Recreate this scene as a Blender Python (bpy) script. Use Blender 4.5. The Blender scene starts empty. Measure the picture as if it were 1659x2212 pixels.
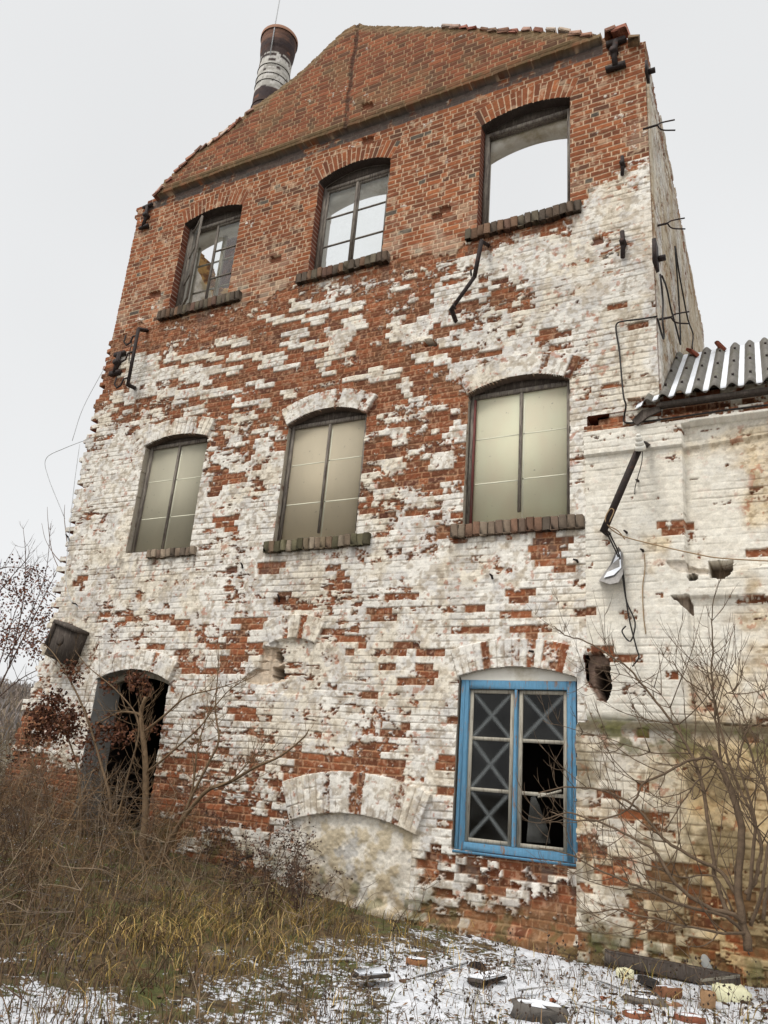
import bpy, math, random
import numpy as np
from mathutils import Vector, Matrix
R = math.radians
S = bpy.context.scene
COL = S.collection
random.seed(7)
rng = np.random.default_rng(11)

# ------------------------------------------------------------------ camera
IW, IH = 1659.0, 2212.0                      # reference frame the measurements were taken in
FOC, YAW, PIT, ROL = 1677.749, -0.498046591, 0.334094529, 0.0815485384
CAM = np.array([0.0, -10.0, 1.8])
_f = np.array([math.sin(YAW)*math.cos(PIT), math.cos(YAW)*math.cos(PIT), math.sin(PIT)])
_r = np.array([math.cos(YAW), -math.sin(YAW), 0.0]); _u = np.cross(_r, _f)
AX = math.cos(ROL)*_r + math.sin(ROL)*_u
AY = -math.sin(ROL)*_r + math.cos(ROL)*_u
AF = _f
cd = bpy.data.cameras.new('camera'); cam = bpy.data.objects.new('camera', cd); COL.objects.link(cam)
cd.sensor_fit = 'HORIZONTAL'; cd.sensor_width = 36.0; cd.lens = FOC/IW*36.0
cd.clip_start = 0.05; cd.clip_end = 3000
cam.matrix_world = Matrix(((AX[0], AY[0], -AF[0], CAM[0]), (AX[1], AY[1], -AF[1], CAM[1]),
                           (AX[2], AY[2], -AF[2], CAM[2]), (0, 0, 0, 1)))
S.camera = cam

# ------------------------------------------------------------------ world: flat bright overcast
SUN_EL, SUN_AZ = R(58), R(200)               # the bright part of the cloud is high behind the photographer
w = bpy.data.worlds.new("World"); S.world = w; w.use_nodes = True
nt = w.node_tree; nt.nodes.clear()
def WN(t, **k):
    n = nt.nodes.new(t)
    for a, b in k.items(): setattr(n, a, b)
    return n
out = WN('ShaderNodeOutputWorld')
sky = WN('ShaderNodeTexSky', sky_type='NISHITA'); sky.sun_disc = False
sky.sun_elevation = SUN_EL; sky.sun_rotation = SUN_AZ; sky.dust_density = 4; sky.air_density = 1
hs = WN('ShaderNodeHueSaturation'); hs.inputs['Saturation'].default_value = 0.12
nt.links.new(sky.outputs[0], hs.inputs['Color'])
b1 = WN('ShaderNodeBackground'); b1.inputs[1].default_value = 0.05
nt.links.new(hs.outputs[0], b1.inputs[0])
tc = WN('ShaderNodeTexCoord'); sx = WN('ShaderNodeSeparateXYZ'); nt.links.new(tc.outputs['Generated'], sx.inputs[0])
# cloud veil: even grey-white, thicker and brighter overhead and towards the hidden sun
mr = WN('ShaderNodeMapRange', interpolation_type='SMOOTHSTEP'); mr.inputs['From Min'].default_value = 0.05; mr.inputs['From Max'].default_value = -0.9
mr.inputs['To Min'].default_value = 0.0; mr.inputs['To Max'].default_value = 0.30
nt.links.new(sx.outputs['Y'], mr.inputs['Value'])
mz = WN('ShaderNodeMapRange', interpolation_type='SMOOTHSTEP'); mz.inputs['From Min'].default_value = 0.8; mz.inputs['From Max'].default_value = 1.0
mz.inputs['To Min'].default_value = 0.0; mz.inputs['To Max'].default_value = 1.2
nt.links.new(sx.outputs['Z'], mz.inputs['Value'])
no = WN('ShaderNodeTexNoise'); no.inputs['Scale'].default_value = 1.3; no.inputs['Detail'].default_value = 3
nt.links.new(tc.outputs['Generated'], no.inputs['Vector'])
mn = WN('ShaderNodeMapRange'); mn.inputs['From Min'].default_value = 0.3; mn.inputs['From Max'].default_value = 0.7
mn.inputs['To Min'].default_value = 0.62; mn.inputs['To Max'].default_value = 0.70
nt.links.new(no.outputs[0], mn.inputs['Value'])
a1 = WN('ShaderNodeMath', operation='ADD'); a2 = WN('ShaderNodeMath', operation='ADD')
nt.links.new(mr.outputs[0], a1.inputs[0]); nt.links.new(mz.outputs[0], a1.inputs[1])
nt.links.new(a1.outputs[0], a2.inputs[0]); nt.links.new(mn.outputs[0], a2.inputs[1])
b2 = WN('ShaderNodeBackground'); b2.inputs[0].default_value = (0.985, 0.995, 1.0, 1)
nt.links.new(a2.outputs[0], b2.inputs[1])
ad = WN('ShaderNodeAddShader'); nt.links.new(b1.outputs[0], ad.inputs[0]); nt.links.new(b2.outputs[0], ad.inputs[1])
nt.links.new(ad.outputs[0], out.inputs[0])
sl = bpy.data.lights.new('sun', 'SUN'); sl.energy = 1.5; sl.angle = R(14); sl.color = (1.0, 0.96, 0.90)
so = bpy.data.objects.new('sun', sl); COL.objects.link(so)
d = Vector((math.sin(SUN_AZ)*math.cos(SUN_EL), math.cos(SUN_AZ)*math.cos(SUN_EL), math.sin(SUN_EL)))
so.rotation_euler = d.to_track_quat('Z', 'Y').to_euler()
S.view_settings.view_transform = 'Standard'; S.view_settings.look = 'None'
S.view_settings.exposure = 0.08; S.view_settings.gamma = 1.0

# ------------------------------------------------------------------ measuring helpers
def P(px, py, Y=0.0):
    d = AF + AX*((px-IW/2)/FOC) - AY*((py-IH/2)/FOC)
    return CAM + d*((Y-CAM[1])/d[1])
def PZ(px, py, Z=0.0):
    d = AF + AX*((px-IW/2)/FOC) - AY*((py-IH/2)/FOC)
    return CAM + d*((Z-CAM[2])/d[2])
def PX(px, py, X):
    d = AF + AX*((px-IW/2)/FOC) - AY*((py-IH/2)/FOC)
    return CAM + d*((X-CAM[0])/d[0])
def proj(X, Y, Z):
    dx, dy, dz = X-CAM[0], Y-CAM[1], Z-CAM[2]
    z = dx*AF[0]+dy*AF[1]+dz*AF[2]
    return (IW/2+FOC*(dx*AX[0]+dy*AX[1]+dz*AX[2])/z, IH/2-FOC*(dx*AY[0]+dy*AY[1]+dz*AY[2])/z)
def sr(*c):
    c = np.array(c, float)/255.0
    return np.where(c <= 0.04045, c/12.92, ((c+0.055)/1.055)**2.4)

# ------------------------------------------------------------------ noise
def hsh(i, j, k=0):
    i = np.asarray(i).astype(np.int64).astype(np.uint32); j = np.asarray(j).astype(np.int64).astype(np.uint32)
    h = i*np.uint32(374761393) + j*np.uint32(668265263) + np.uint32((k*2246822519) & 0xffffffff)
    h = (h ^ (h >> np.uint32(13)))*np.uint32(1274126177)
    h = (h ^ (h >> np.uint32(16)))*np.uint32(2654435761)
    h = h ^ (h >> np.uint32(15))
    return h.astype(np.float32)/np.float32(4294967295.0)
def vn(x, y, k):
    xi = np.floor(x); yi = np.floor(y); fx = (x-xi).astype(np.float32); fy = (y-yi).astype(np.float32)
    fx = fx*fx*(3-2*fx); fy = fy*fy*(3-2*fy)
    a = hsh(xi, yi, k); b = hsh(xi+1, yi, k); c = hsh(xi, yi+1, k); d = hsh(xi+1, yi+1, k)
    return a+(b-a)*fx+(c-a)*fy+(a-b-c+d)*fx*fy
def fbm(x, y, s, o, k):
    t = 0; a = 0.5; n = 0
    x = x/s; y = y/s
    for q in range(o):
        t = t + a*vn(x*(2**q)+17.3*q, y*(2**q)+9.1*q, k*31+q); n += a; a *= 0.55
    return t/n
def sm(a, b, x):
    t = np.clip((x-a)/(b-a), 0, 1); return t*t*(3-2*t)
def mix(a, b, t):
    return a+(b-a)*t[..., None]

# ------------------------------------------------------------------ tags, materials, mesh collector
def tag(o, label=None, cat=None, group=None, kind=None):
    if label: o['label'] = label
    if cat: o['category'] = cat
    if group: o['group'] = group
    if kind: o['kind'] = kind
    return o
def empty(name, loc=(0, 0, 0)):
    o = bpy.data.objects.new(name, None); COL.objects.link(o); o.location = loc; o.empty_display_size = 0.3
    return o
def mat(name, col=(0.5, 0.5, 0.5), rough=0.85, attr=False, var=0.25, scale=8.0, bump=0.0, bscale=60.0, metal=0.0, detail=6, col2=None, thr=(0.4, 0.6), stretch=(1, 1, 1)):
    m = bpy.data.materials.new(name); m.use_nodes = True; t = m.node_tree; t.nodes.clear()
    N = t.nodes.new; Lk = t.links.new
    o = N('ShaderNodeOutputMaterial'); p = N('ShaderNodeBsdfPrincipled'); Lk(p.outputs[0], o.inputs[0])
    p.inputs['Roughness'].default_value = rough; p.inputs['Metallic'].default_value = metal
    p.inputs['Specular IOR Level'].default_value = 0.25
    c = N('ShaderNodeTexCoord'); mp = N('ShaderNodeMapping'); mp.inputs['Scale'].default_value = stretch
    Lk(c.outputs['Object'], mp.inputs[0])
    n = N('ShaderNodeTexNoise'); n.inputs['Scale'].default_value = scale; n.inputs['Detail'].default_value = detail; n.inputs['Roughness'].default_value = 0.65
    Lk(mp.outputs[0], n.inputs['Vector'])
    r = N('ShaderNodeMapRange'); r.inputs['From Min'].default_value = 0.25; r.inputs['From Max'].default_value = 0.75
    r.inputs['To Min'].default_value = 1-var; r.inputs['To Max'].default_value = 1+var
    Lk(n.outputs[0], r.inputs['Value'])
    if attr:
        a = N('ShaderNodeAttribute'); a.attribute_name = 'Col'; src = a.outputs['Color']
    else:
        a = N('ShaderNodeRGB'); a.outputs[0].default_value = (*col, 1); src = a.outputs[0]
    if col2 is not None:
        n2 = N('ShaderNodeTexNoise'); n2.inputs['Scale'].default_value = scale*0.45; n2.inputs['Detail'].default_value = 8; n2.inputs['Roughness'].default_value = 0.7
        Lk(mp.outputs[0], n2.inputs['Vector'])
        r2 = N('ShaderNodeMapRange'); r2.inputs['From Min'].default_value = thr[0]; r2.inputs['From Max'].default_value = thr[1]
        Lk(n2.outputs[0], r2.inputs['Value'])
        mx = N('ShaderNodeMix'); mx.data_type = 'RGBA'; Lk(r2.outputs[0], mx.inputs[0]); Lk(src, mx.inputs[6]); mx.inputs[7].default_value = (*col2, 1)
        src = mx.outputs[2]
    v = N('ShaderNodeVectorMath'); v.operation = 'SCALE'; Lk(src, v.inputs[0]); Lk(r.outputs[0], v.inputs['Scale'])
    Lk(v.outputs[0], p.inputs['Base Color'])
    if bump:
        nb = N('ShaderNodeTexNoise'); nb.inputs['Scale'].default_value = bscale; nb.inputs['Detail'].default_value = 5
        Lk(mp.outputs[0], nb.inputs['Vector'])
        bp = N('ShaderNodeBump'); bp.inputs['Strength'].default_value = bump; bp.inputs['Distance'].default_value = 0.01
        Lk(nb.outputs[0], bp.inputs['Height']); Lk(bp.outputs[0], p.inputs['Normal'])
    return m

M = {}
M['masonry'] = mat('masonry', attr=True, var=0.16, scale=55, rough=0.95, bump=0.35, bscale=120)
M['vcol'] = mat('mixed_surface', attr=True, var=0.22, scale=30, rough=0.9, bump=0.3, bscale=80)
M['iron'] = mat('rusty_iron', sr(48, 40, 38), 0.75, var=0.35, scale=20, bump=0.4, col2=sr(86, 52, 38), thr=(0.55, 0.75))
M['cable'] = mat('black_cable', sr(42, 38, 36), 0.6, var=0.2)
M['twine'] = mat('tan_twine', sr(150, 126, 96), 0.9, var=0.2)
M['oldwood'] = mat('weathered_wood', sr(128, 120, 110), 0.9, var=0.35, scale=14, bump=0.6, bscale=40, stretch=(6, 6, 0.6), col2=sr(78, 70, 66), thr=(0.45, 0.62))
M['darkwood'] = mat('dark_wood', sr(74, 66, 60), 0.9, var=0.4, scale=10, bump=0.6, bscale=50, stretch=(5, 5, 0.8), col2=sr(104, 96, 88), thr=(0.52, 0.7))
M['redwood'] = mat('red_brown_wood', sr(112, 64, 60), 0.9, var=0.3, scale=12, bump=0.4, stretch=(5, 5, 0.7), col2=sr(100, 86, 80), thr=(0.5, 0.66))
M['palewood'] = mat('pale_grey_wood', sr(164, 158, 144), 0.85, var=0.2, scale=12, bump=0.5, bscale=40, stretch=(6, 6, 0.6), col2=sr(128, 120, 108), thr=(0.5, 0.62))
M['blue'] = mat('flaking_blue_paint', sr(86, 130, 158), 0.75, var=0.2, scale=9, bump=0.6, bscale=45, stretch=(5, 5, 0.9), col2=sr(122, 104, 94), thr=(0.555, 0.61))
M['snow'] = mat('snow', sr(222, 225, 230), 0.7, var=0.05, scale=12, bump=0.5, bscale=40)
M['slate'] = mat('corrugated_slate', sr(108, 104, 98), 0.85, var=0.25, scale=9, bump=0.3, bscale=60, col2=sr(84, 84, 62), thr=(0.5, 0.72))
M['tin'] = mat('grey_tin', sr(180, 182, 184), 0.5, var=0.2, scale=8)
M['porcelain'] = mat('porcelain', sr(225, 222, 212), 0.25, var=0.06)
M['foam'] = mat('foam', sr(226, 222, 186), 0.95, var=0.1, scale=14, bump=0.6, bscale=50)
M['bark'] = mat('bark', attr=True, rough=0.92, var=0.4, scale=14, bump=0.8, bscale=70)
M['bark2'] = mat('bark_brown', attr=True, rough=0.92, var=0.4, scale=14, bump=0.4, bscale=60)
M['deadstem'] = mat('dead_stem', attr=True, var=0.2, scale=20, rough=0.95)
M['leafbrown'] = mat('dead_leaf', attr=True, var=0.25, scale=20, rough=0.9)
M['grass'] = mat('dry_grass', attr=True, var=0.15, scale=5, rough=0.9)
M['plaster'] = mat('interior_plaster', sr(206, 202, 192), 0.9, var=0.12, scale=3, bump=0.3, col2=sr(170, 160, 140), thr=(0.52, 0.66))
M['greyplaster'] = mat('grey_plaster', sr(140, 140, 138), 0.9, var=0.18, scale=4, bump=0.3, bscale=30, col2=sr(112, 110, 106), thr=(0.5, 0.66))

def nmesh(name, V, F, m, parent=None, col=None, smooth=False):
    """numpy quads/tris -> ONE mesh object"""
    me = bpy.data.meshes.new(name); V = np.asarray(V, np.float32)
    if isinstance(F, np.ndarray):
        k = F.shape[1]; n = len(F); lv = F.ravel().astype(np.int32); st = np.arange(n, dtype=np.int32)*k
    else:
        n = len(F); ln = np.array([len(f) for f in F], np.int32); lv = np.fromiter((i for f in F for i in f), np.int32)
        st = np.concatenate([[0], np.cumsum(ln)[:-1]]).astype(np.int32)
    me.vertices.add(len(V)); me.vertices.foreach_set('co', V.ravel())
    me.loops.add(len(lv)); me.loops.foreach_set('vertex_index', lv)
    me.polygons.add(n); me.polygons.foreach_set('loop_start', st)
    if smooth: me.polygons.foreach_set('use_smooth', np.ones(n, bool))
    me.update(calc_edges=True)
    if col is not None:
        a = me.color_attributes.new('Col', 'FLOAT_COLOR', 'POINT')
        c = np.ones((len(V), 4), np.float32); c[:, :3] = col; a.data.foreach_set('color', c.ravel())
    me.materials.append(m if not isinstance(m, str) else M[m])
    o = bpy.data.objects.new(name, me); COL.objects.link(o)
    if parent is not None: o.parent = parent
    return o

class MB:
    def __init__(s): s.v = []; s.f = []; s.c = []; s.n = 0
    def add(s, V, F, col=(0.5, 0.5, 0.5)):
        V = np.asarray(V, float); b = s.n
        s.v.append(V); s.f += [tuple(int(i)+b for i in f) for f in F]
        c = np.empty((len(V), 3)); c[:] = col; s.c.append(c); s.n += len(V)
    def box(s, x0, x1, y0, y1, z0, z1, col=(0.5, 0.5, 0.5), jit=0.0, bev=0.0, mtx=None, sub=False):
        xs, ys, zs = sorted((x0, x1)), sorted((y0, y1)), sorted((z0, z1))
        if bev > 0:
            b = min(bev, 0.45*min(xs[1]-xs[0], ys[1]-ys[0], zs[1]-zs[0])); V = []; 
            for i in (0, 1):
                for j in (0, 1):
                    for k in (0, 1):
                        X, Y, Z = xs[i], ys[j], zs[k]; sxx, syy, szz = (1-2*i)*b, (1-2*j)*b, (1-2*k)*b
                        V += [(X, Y+syy, Z+szz), (X+sxx, Y, Z+szz), (X+sxx, Y+syy, Z)]
            V = np.array(V); I = lambda i, j, k, a: (i*4+j*2+k)*3+a
            F = []
            for i in (0, 1):
                q = [I(i, 0, 0, 0), I(i, 1, 0, 0), I(i, 1, 1, 0), I(i, 0, 1, 0)]; F.append(q if i else q[::-1])
                q = [I(0, i, 0, 1), I(0, i, 1, 1), I(1, i, 1, 1), I(1, i, 0, 1)]; F.append(q if i else q[::-1])
                q = [I(0, 0, i, 2), I(1, 0, i, 2), I(1, 1, i, 2), I(0, 1, i, 2)]; F.append(q if i else q[::-1])
            for j in (0, 1):
                for k in (0, 1):
                    q = [I(0, j, k, 1), I(1, j, k, 1), I(1, j, k, 2), I(0, j, k, 2)]; F.append(q)
                    q = [I(j, 0, k, 0), I(j, 1, k, 0), I(j, 1, k, 2), I(j, 0, k, 2)]; F.append(q)
                    q = [I(j, k, 0, 0), I(j, k, 1, 0), I(j, k, 1, 1), I(j, k, 0, 1)]; F.append(q)
            for i in (0, 1):
                for j in (0, 1):
                    for k in (0, 1): F.append([I(i, j, k, 0), I(i, j, k, 1), I(i, j, k, 2)])
        else:
            V = np.array([(X, Y, Z) for X in xs for Y in ys for Z in zs], float)
            F = [(0, 1, 3, 2), (4, 6, 7, 5), (0, 4, 5, 1), (2, 3, 7, 6), (0, 2, 6, 4), (1, 5, 7, 3)]
        if jit: V = V + rng.normal(0, jit, V.shape)
        if mtx is not None: V = np.array([mtx @ Vector(v) for v in V])
        s.add(V, F, col)
    def tube(s, pts, rad, n=5, col=(0.5, 0.5, 0.5), cap=True):
        p = np.asarray(pts, float); k = len(p)
        r = np.broadcast_to(np.asarray(rad, float), (k,))
        t = np.gradient(p, axis=0); t /= np.linalg.norm(t, axis=1)[:, None]+1e-9
        a = np.cross(t[0], [0, 0, 1.0]); 
        if np.linalg.norm(a) < 1e-3: a = np.cross(t[0], [1.0, 0, 0])
        a /= np.linalg.norm(a); A = []
        for i in range(k):
            a = a - t[i]*np.dot(a, t[i]); a /= np.linalg.norm(a)+1e-9; A.append(a)
        A = np.array(A); B = np.cross(t, A); th = np.arange(n)/n*2*math.pi
        V = (p[:, None, :]+r[:, None, None]*(np.cos(th)[None, :, None]*A[:, None, :]+np.sin(th)[None, :, None]*B[:, None, :])).reshape(-1, 3)
        F = [(i*n+j, i*n+(j+1) % n, (i+1)*n+(j+1) % n, (i+1)*n+j) for i in range(k-1) for j in range(n)]
        if cap: F += [tuple(range(n))[::-1], tuple((k-1)*n+j for j in range(n))]
        s.add(V, F, col)
    def build(s, name, m, parent=None, smooth=False):
        if not s.v: return None
        return nmesh(name, np.concatenate(s.v), s.f, m, parent, np.concatenate(s.c), smooth)
def spline(p, n=6):
    p = np.asarray(p, float)
    if len(p) < 3: return np.array([p[0]+(p[-1]-p[0])*t for t in np.linspace(0, 1, n+1)])
    q = np.vstack([2*p[0]-p[1], p, 2*p[-1]-p[-2]]); o = []
    for i in range(1, len(q)-2):
        for t in np.arange(n)/n:
            o.append(0.5*((2*q[i])+(-q[i-1]+q[i+1])*t+(2*q[i-1]-5*q[i]+4*q[i+1]-q[i+2])*t*t+(-q[i-1]+3*q[i]-3*q[i+1]+q[i+2])*t**3))
    o.append(q[-2]); return np.array(o)

# ------------------------------------------------------------------ masonry: one relief mesh per wall, bricks and paint computed per vertex
CH, BL = 0.101, 0.288
def bricks(U, V, seed):
    V = V + 0.05*(fbm(U*0.6, V, 1.5, 2, seed)-0.5) + 0.016*(fbm(U, V, 0.3, 2, seed+1)-0.5)
    row = np.floor(V/CH); dv = V-row*CH; dv = np.minimum(dv, CH-dv)
    rt = hsh(row, row*0, seed+2); odd = (row % 2) > 0
    typ = np.where(rt < 0.6, 2, np.where(odd, 1, 0))          # 0 stretchers, 1 headers, 2 both in turn
    off = hsh(row, row*0+3, seed+4)*0.05 + np.where(odd, BL*0.25, 0)
    x = U+off+50
    def edge(i):
        base = np.where(typ == 0, i*BL, np.where(typ == 1, i*BL*0.5, np.floor(i/2)*BL*1.5+(i % 2)*BL))
        return base + (hsh(i, row, seed+5)-0.5)*0.022
    i = np.where(typ == 0, np.floor(x/BL), np.where(typ == 1, np.floor(x/(BL*0.5)), 0))
    q = np.floor(x/(BL*1.5)); fr = x-q*BL*1.5
    i = np.where(typ == 2, 2*q+(fr > BL), i)
    e0 = edge(i); i = np.where(x < e0, i-1, i); e1 = edge(i+1); i = np.where(x > e1, i+1, i)
    e0 = edge(i); e1 = edge(i+1)
    du = np.minimum(x-e0, e1-x)
    return dict(md=np.minimum(du, dv), mh=dv, i=i, row=row, uc=(e0+e1)/2-off-50, vc=(row+0.5)*CH)
def arcgeo(xc, w, zs, rise):
    Rr = (w*w/4+rise*rise)/(2*rise); return zs+rise-Rr, Rr, math.asin(min(1, w/2/Rr))
def pick(h, pal):
    o = np.zeros(h.shape+(3,), np.float32); a = 0
    for wt, c in pal:
        k = (h >= a) & (h <= a+wt); o[k] = sr(*c); a += wt
    return o
def grid_field(rows, px, py):
    ys = np.array(sorted(rows)); xs = np.arange(-100, 1801, 25.0)
    T = np.array([np.interp(xs, *zip(*rows[y])) for y in ys])
    fx = np.clip((px+100)/25.0, 0, len(xs)-1.001); ix = fx.astype(int); fx = fx-ix
    yi = np.clip(np.searchsorted(ys, py)-1, 0, len(ys)-2); fy = np.clip((py-ys[yi])/(ys[yi+1]-ys[yi]), 0, 1)
    a = T[yi, ix]*(1-fx)+T[yi, ix+1]*fx; b = T[yi+1, ix]*(1-fx)+T[yi+1, ix+1]*fx
    return a*(1-fy)+b*fy
# how much limewash is left, 0..9, read off the wall
PAINT = {
 -200: [(0, 0), (1700, 0)], 330: [(0, 0), (1255, 0), (1280, 0), (1420, 1)], 375: [(0, 0), (1255, 0), (1290, 3), (1330, 6), (1420, 7)],
 430: [(0, 0), (1235, 0), (1270, 7), (1400, 9)], 480: [(0, 0), (1180, 1), (1250, 9), (1600, 9)],
 520: [(0, 0), (960, 0), (1010, 2), (1080, 8), (1200, 9), (1600, 9)],
 560: [(0, 0), (780, 0), (850, 2), (930, 4), (1000, 8), (1100, 9), (1600, 9)],
 620: [(0, 0), (500, 0), (600, 1.5), (650, 5), (720, 6.5), (850, 5), (930, 5), (1000, 7.5), (1090, 5), (1160, 8), (1300, 8.5), (1600, 9)],
 680: [(0, 0), (270, 0), (340, 4), (500, 4.5), (600, 4), (700, 3.2), (850, 4.5), (950, 5.5), (1050, 5), (1130, 7), (1200, 7.5), (1300, 8.5), (1600, 9)],
 740: [(0, 1), (250, 1.5), (330, 3.5), (500, 4), (620, 4.2), (700, 3.2), (800, 1.5), (880, 3), (960, 3.5), (1050, 5.5), (1150, 7), (1250, 8.5), (1600, 9)],
 800: [(0, 2), (240, 2), (300, 5.5), (420, 5.5), (520, 3), (620, 2.4), (720, 3.2), (850, 2), (960, 2), (1020, 4), (1240, 8), (1300, 9), (1600, 9)],
 860: [(0, 3), (210, 3), (300, 4.5), (400, 5), (520, 4), (600, 3), (800, 2.5), (880, 4), (1000, 3), (1240, 7.5), (1280, 9), (1600, 9)],
 920: [(0, 6), (200, 6), (300, 6), (460, 5), (550, 4.5), (620, 5), (800, 5), (900, 4), (1000, 4.5), (1230, 8), (1300, 9), (1600, 9)],
 980: [(0, 9), (200, 8.5), (300, 9), (440, 5.5), (530, 5), (600, 7), (790, 4.6), (900, 4.2), (1010, 4.5), (1225, 8), (1300, 9), (1600, 9)],
 1040: [(0, 9), (300, 9), (440, 7), (520, 7), (600, 8), (780, 4.6), (900, 4.2), (1010, 5.2), (1225, 8.2), (1300, 9), (1600, 9)],
 1100: [(0, 9), (420, 8.5), (520, 8.5), (620, 8), (780, 5), (900, 5), (1000, 4.5), (1225, 8.8), (1300, 9), (1600, 9)],
 1160: [(0, 9), (600, 9), (790, 7.5), (900, 8), (960, 6.8), (1030, 8.3), (1250, 9), (1600, 9)],
 1260: [(0, 9), (550, 8.6), (700, 8.4), (900, 8.7), (1100, 8.8), (1200, 9), (1600, 9)],
 1340: [(0, 8), (300, 7.9), (480, 7.4), (540, 6.8), (600, 7.6), (720, 8.3), (880, 8), (1000, 7.6), (1120, 7), (1200, 8.8), (1600, 9)],
 1400: [(0, 8), (200, 8.6), (400, 8), (480, 6.4), (560, 6.2), (640, 8), (780, 7.5), (870, 6.8), (950, 7.6), (1260, 8.4), (1400, 8.8), (1600, 9)],
 1460: [(0, 7), (100, 8), (380, 8.6), (480, 6.8), (570, 6.6), (650, 8.6), (780, 8.2), (880, 6.8), (960, 8.2), (1260, 8.5), (1450, 8.6), (1600, 9)],
 1530: [(0, 5), (70, 6), (150, 8), (370, 8.7), (500, 7.6), (560, 7.6), (650, 8.8), (960, 8.6), (1250, 8.8), (1600, 8.6)],
 1590: [(0, 2), (60, 3), (150, 7), (370, 8.8), (480, 8), (600, 7.8), (700, 7.6), (830, 6.8), (950, 8.4), (1250, 8.4), (1500, 8.4), (1600, 7)],
 1640: [(0, 1), (80, 2.4), (150, 5), (220, 6), (380, 5.8), (450, 5.4), (600, 6.4), (700, 4.6), (850, 5.4), (960, 7.6), (1250, 8.4), (1600, 7.6)],
 1700: [(0, 0.5), (80, 1.6), (200, 3.4), (360, 3.4), (500, 3.6), (600, 5.6), (700, 6), (930, 8), (970, 7.2), (1250, 8), (1500, 7.6), (1600, 7.4)],
 1770: [(0, 0.5), (100, 2), (220, 2.5), (400, 4), (520, 4.4), (600, 6.6), (900, 8.4), (970, 7), (1250, 6), (1350, 6), (1600, 7)],
 1830: [(0, 0.5), (400, 4.6), (520, 4.6), (600, 6.8), (680, 8.4), (880, 8.6), (920, 6), (980, 5), (1250, 4.6), (1350, 6.5), (1500, 7), (1600, 6.4)],
 1890: [(0, 0.5), (450, 3), (600, 5), (700, 8.4), (880, 8.4), (910, 3), (1000, 4), (1240, 3.2), (1260, 6.6), (1400, 6), (1600, 5.5)],
 1950: [(0, 0.5), (600, 3), (700, 6.5), (880, 6), (910, 2), (1000, 4), (1240, 2.8), (1260, 7), (1400, 6.4), (1600, 5)],
 2020: [(0, 0.5), (880, 3), (910, 1), (1000, 2), (1240, 1.8), (1260, 6.6), (1400, 5.6), (1600, 4)],
 2100: [(0, 0.5), (1240, 0.6), (1260, 4.6), (1400, 4.4), (1600, 3)]}
# single bricks the limewash has come off (x, y, width, height)
BARE = [(735, 1250, 44, 46), (588, 1226, 62, 24), (1186, 1196, 76, 62), (1184, 1163, 26, 30), (1130, 1283, 64, 34), (822, 1327, 56, 24), (490, 1130, 46, 26),
 (500, 1030, 66, 22), (466, 1056, 30, 30), (1010, 1360, 60, 16), (1100, 1330, 56, 14), (1128, 1356, 96, 16), (1146, 1372, 54, 14), (1030, 1318, 44, 14), (1096, 1318, 30, 12),
 (878, 1396, 60, 16), (856, 1415, 30, 16), (905, 1466, 80, 34), (908, 1444, 44, 16), (538, 1350, 60, 20), (515, 1375, 70, 16), (500, 1395, 110, 16), (545, 1412, 90, 16), (500, 1430, 60, 14), (480, 1452, 120, 14),
 (525, 1545, 56, 34), (846, 1577, 76, 22), (806, 1612, 50, 14), (720, 1633, 220, 16), (700, 1650, 140, 16), (690, 1668, 120, 14), (850, 1655, 60, 18), (860, 1690, 34, 20),
 (1456, 1459, 66, 16), (1630, 1191, 44, 15), (1243, 1192, 26, 18), (1175, 1318, 12, 8), (1268, 1316, 24, 14), (1368, 1422, 90, 14), (1300, 1412, 60, 16), (1450, 1140, 60, 20), (1350, 1760, 60, 22),
 (1283, 1812, 60, 22), (1310, 1720, 50, 16), (1400, 1700, 40, 14), (1330, 1875, 70, 18), (1480, 1880, 120, 30), (1340, 1900, 60, 20), (1420, 1930, 70, 18), (1395, 1582, 44, 22), (1630, 1590, 50, 18),
 (180, 1250, 20, 12), (175, 1265, 20, 12), (345, 1335, 60, 14), (225, 1326, 40, 12), (280, 1330, 30, 10), (345, 1395, 40, 16), (395, 1350, 40, 18), (440, 1385, 30, 14), (400, 1442, 26, 34), (395, 1410, 26, 14),
 (980, 1555, 40, 16), (960, 1655, 60, 14), (975, 1700, 50, 16), (960, 1775, 44, 20), (970, 1640, 30, 14), (755, 1412, 40, 14), (700, 1366, 60, 12), (760, 1385, 60, 14), (650, 1345, 30, 20), (640, 1305, 80, 14), (615, 1290, 40, 16),
 (870, 1285, 90, 14), (935, 1408, 70, 14), (790, 1500, 40, 12), (830, 1440, 44, 14), (1190, 722, 60, 14), (1364, 592, 34, 14), (1385, 700, 34, 18), (1420, 690, 30, 12), (1330, 660, 60, 10)]
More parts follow.
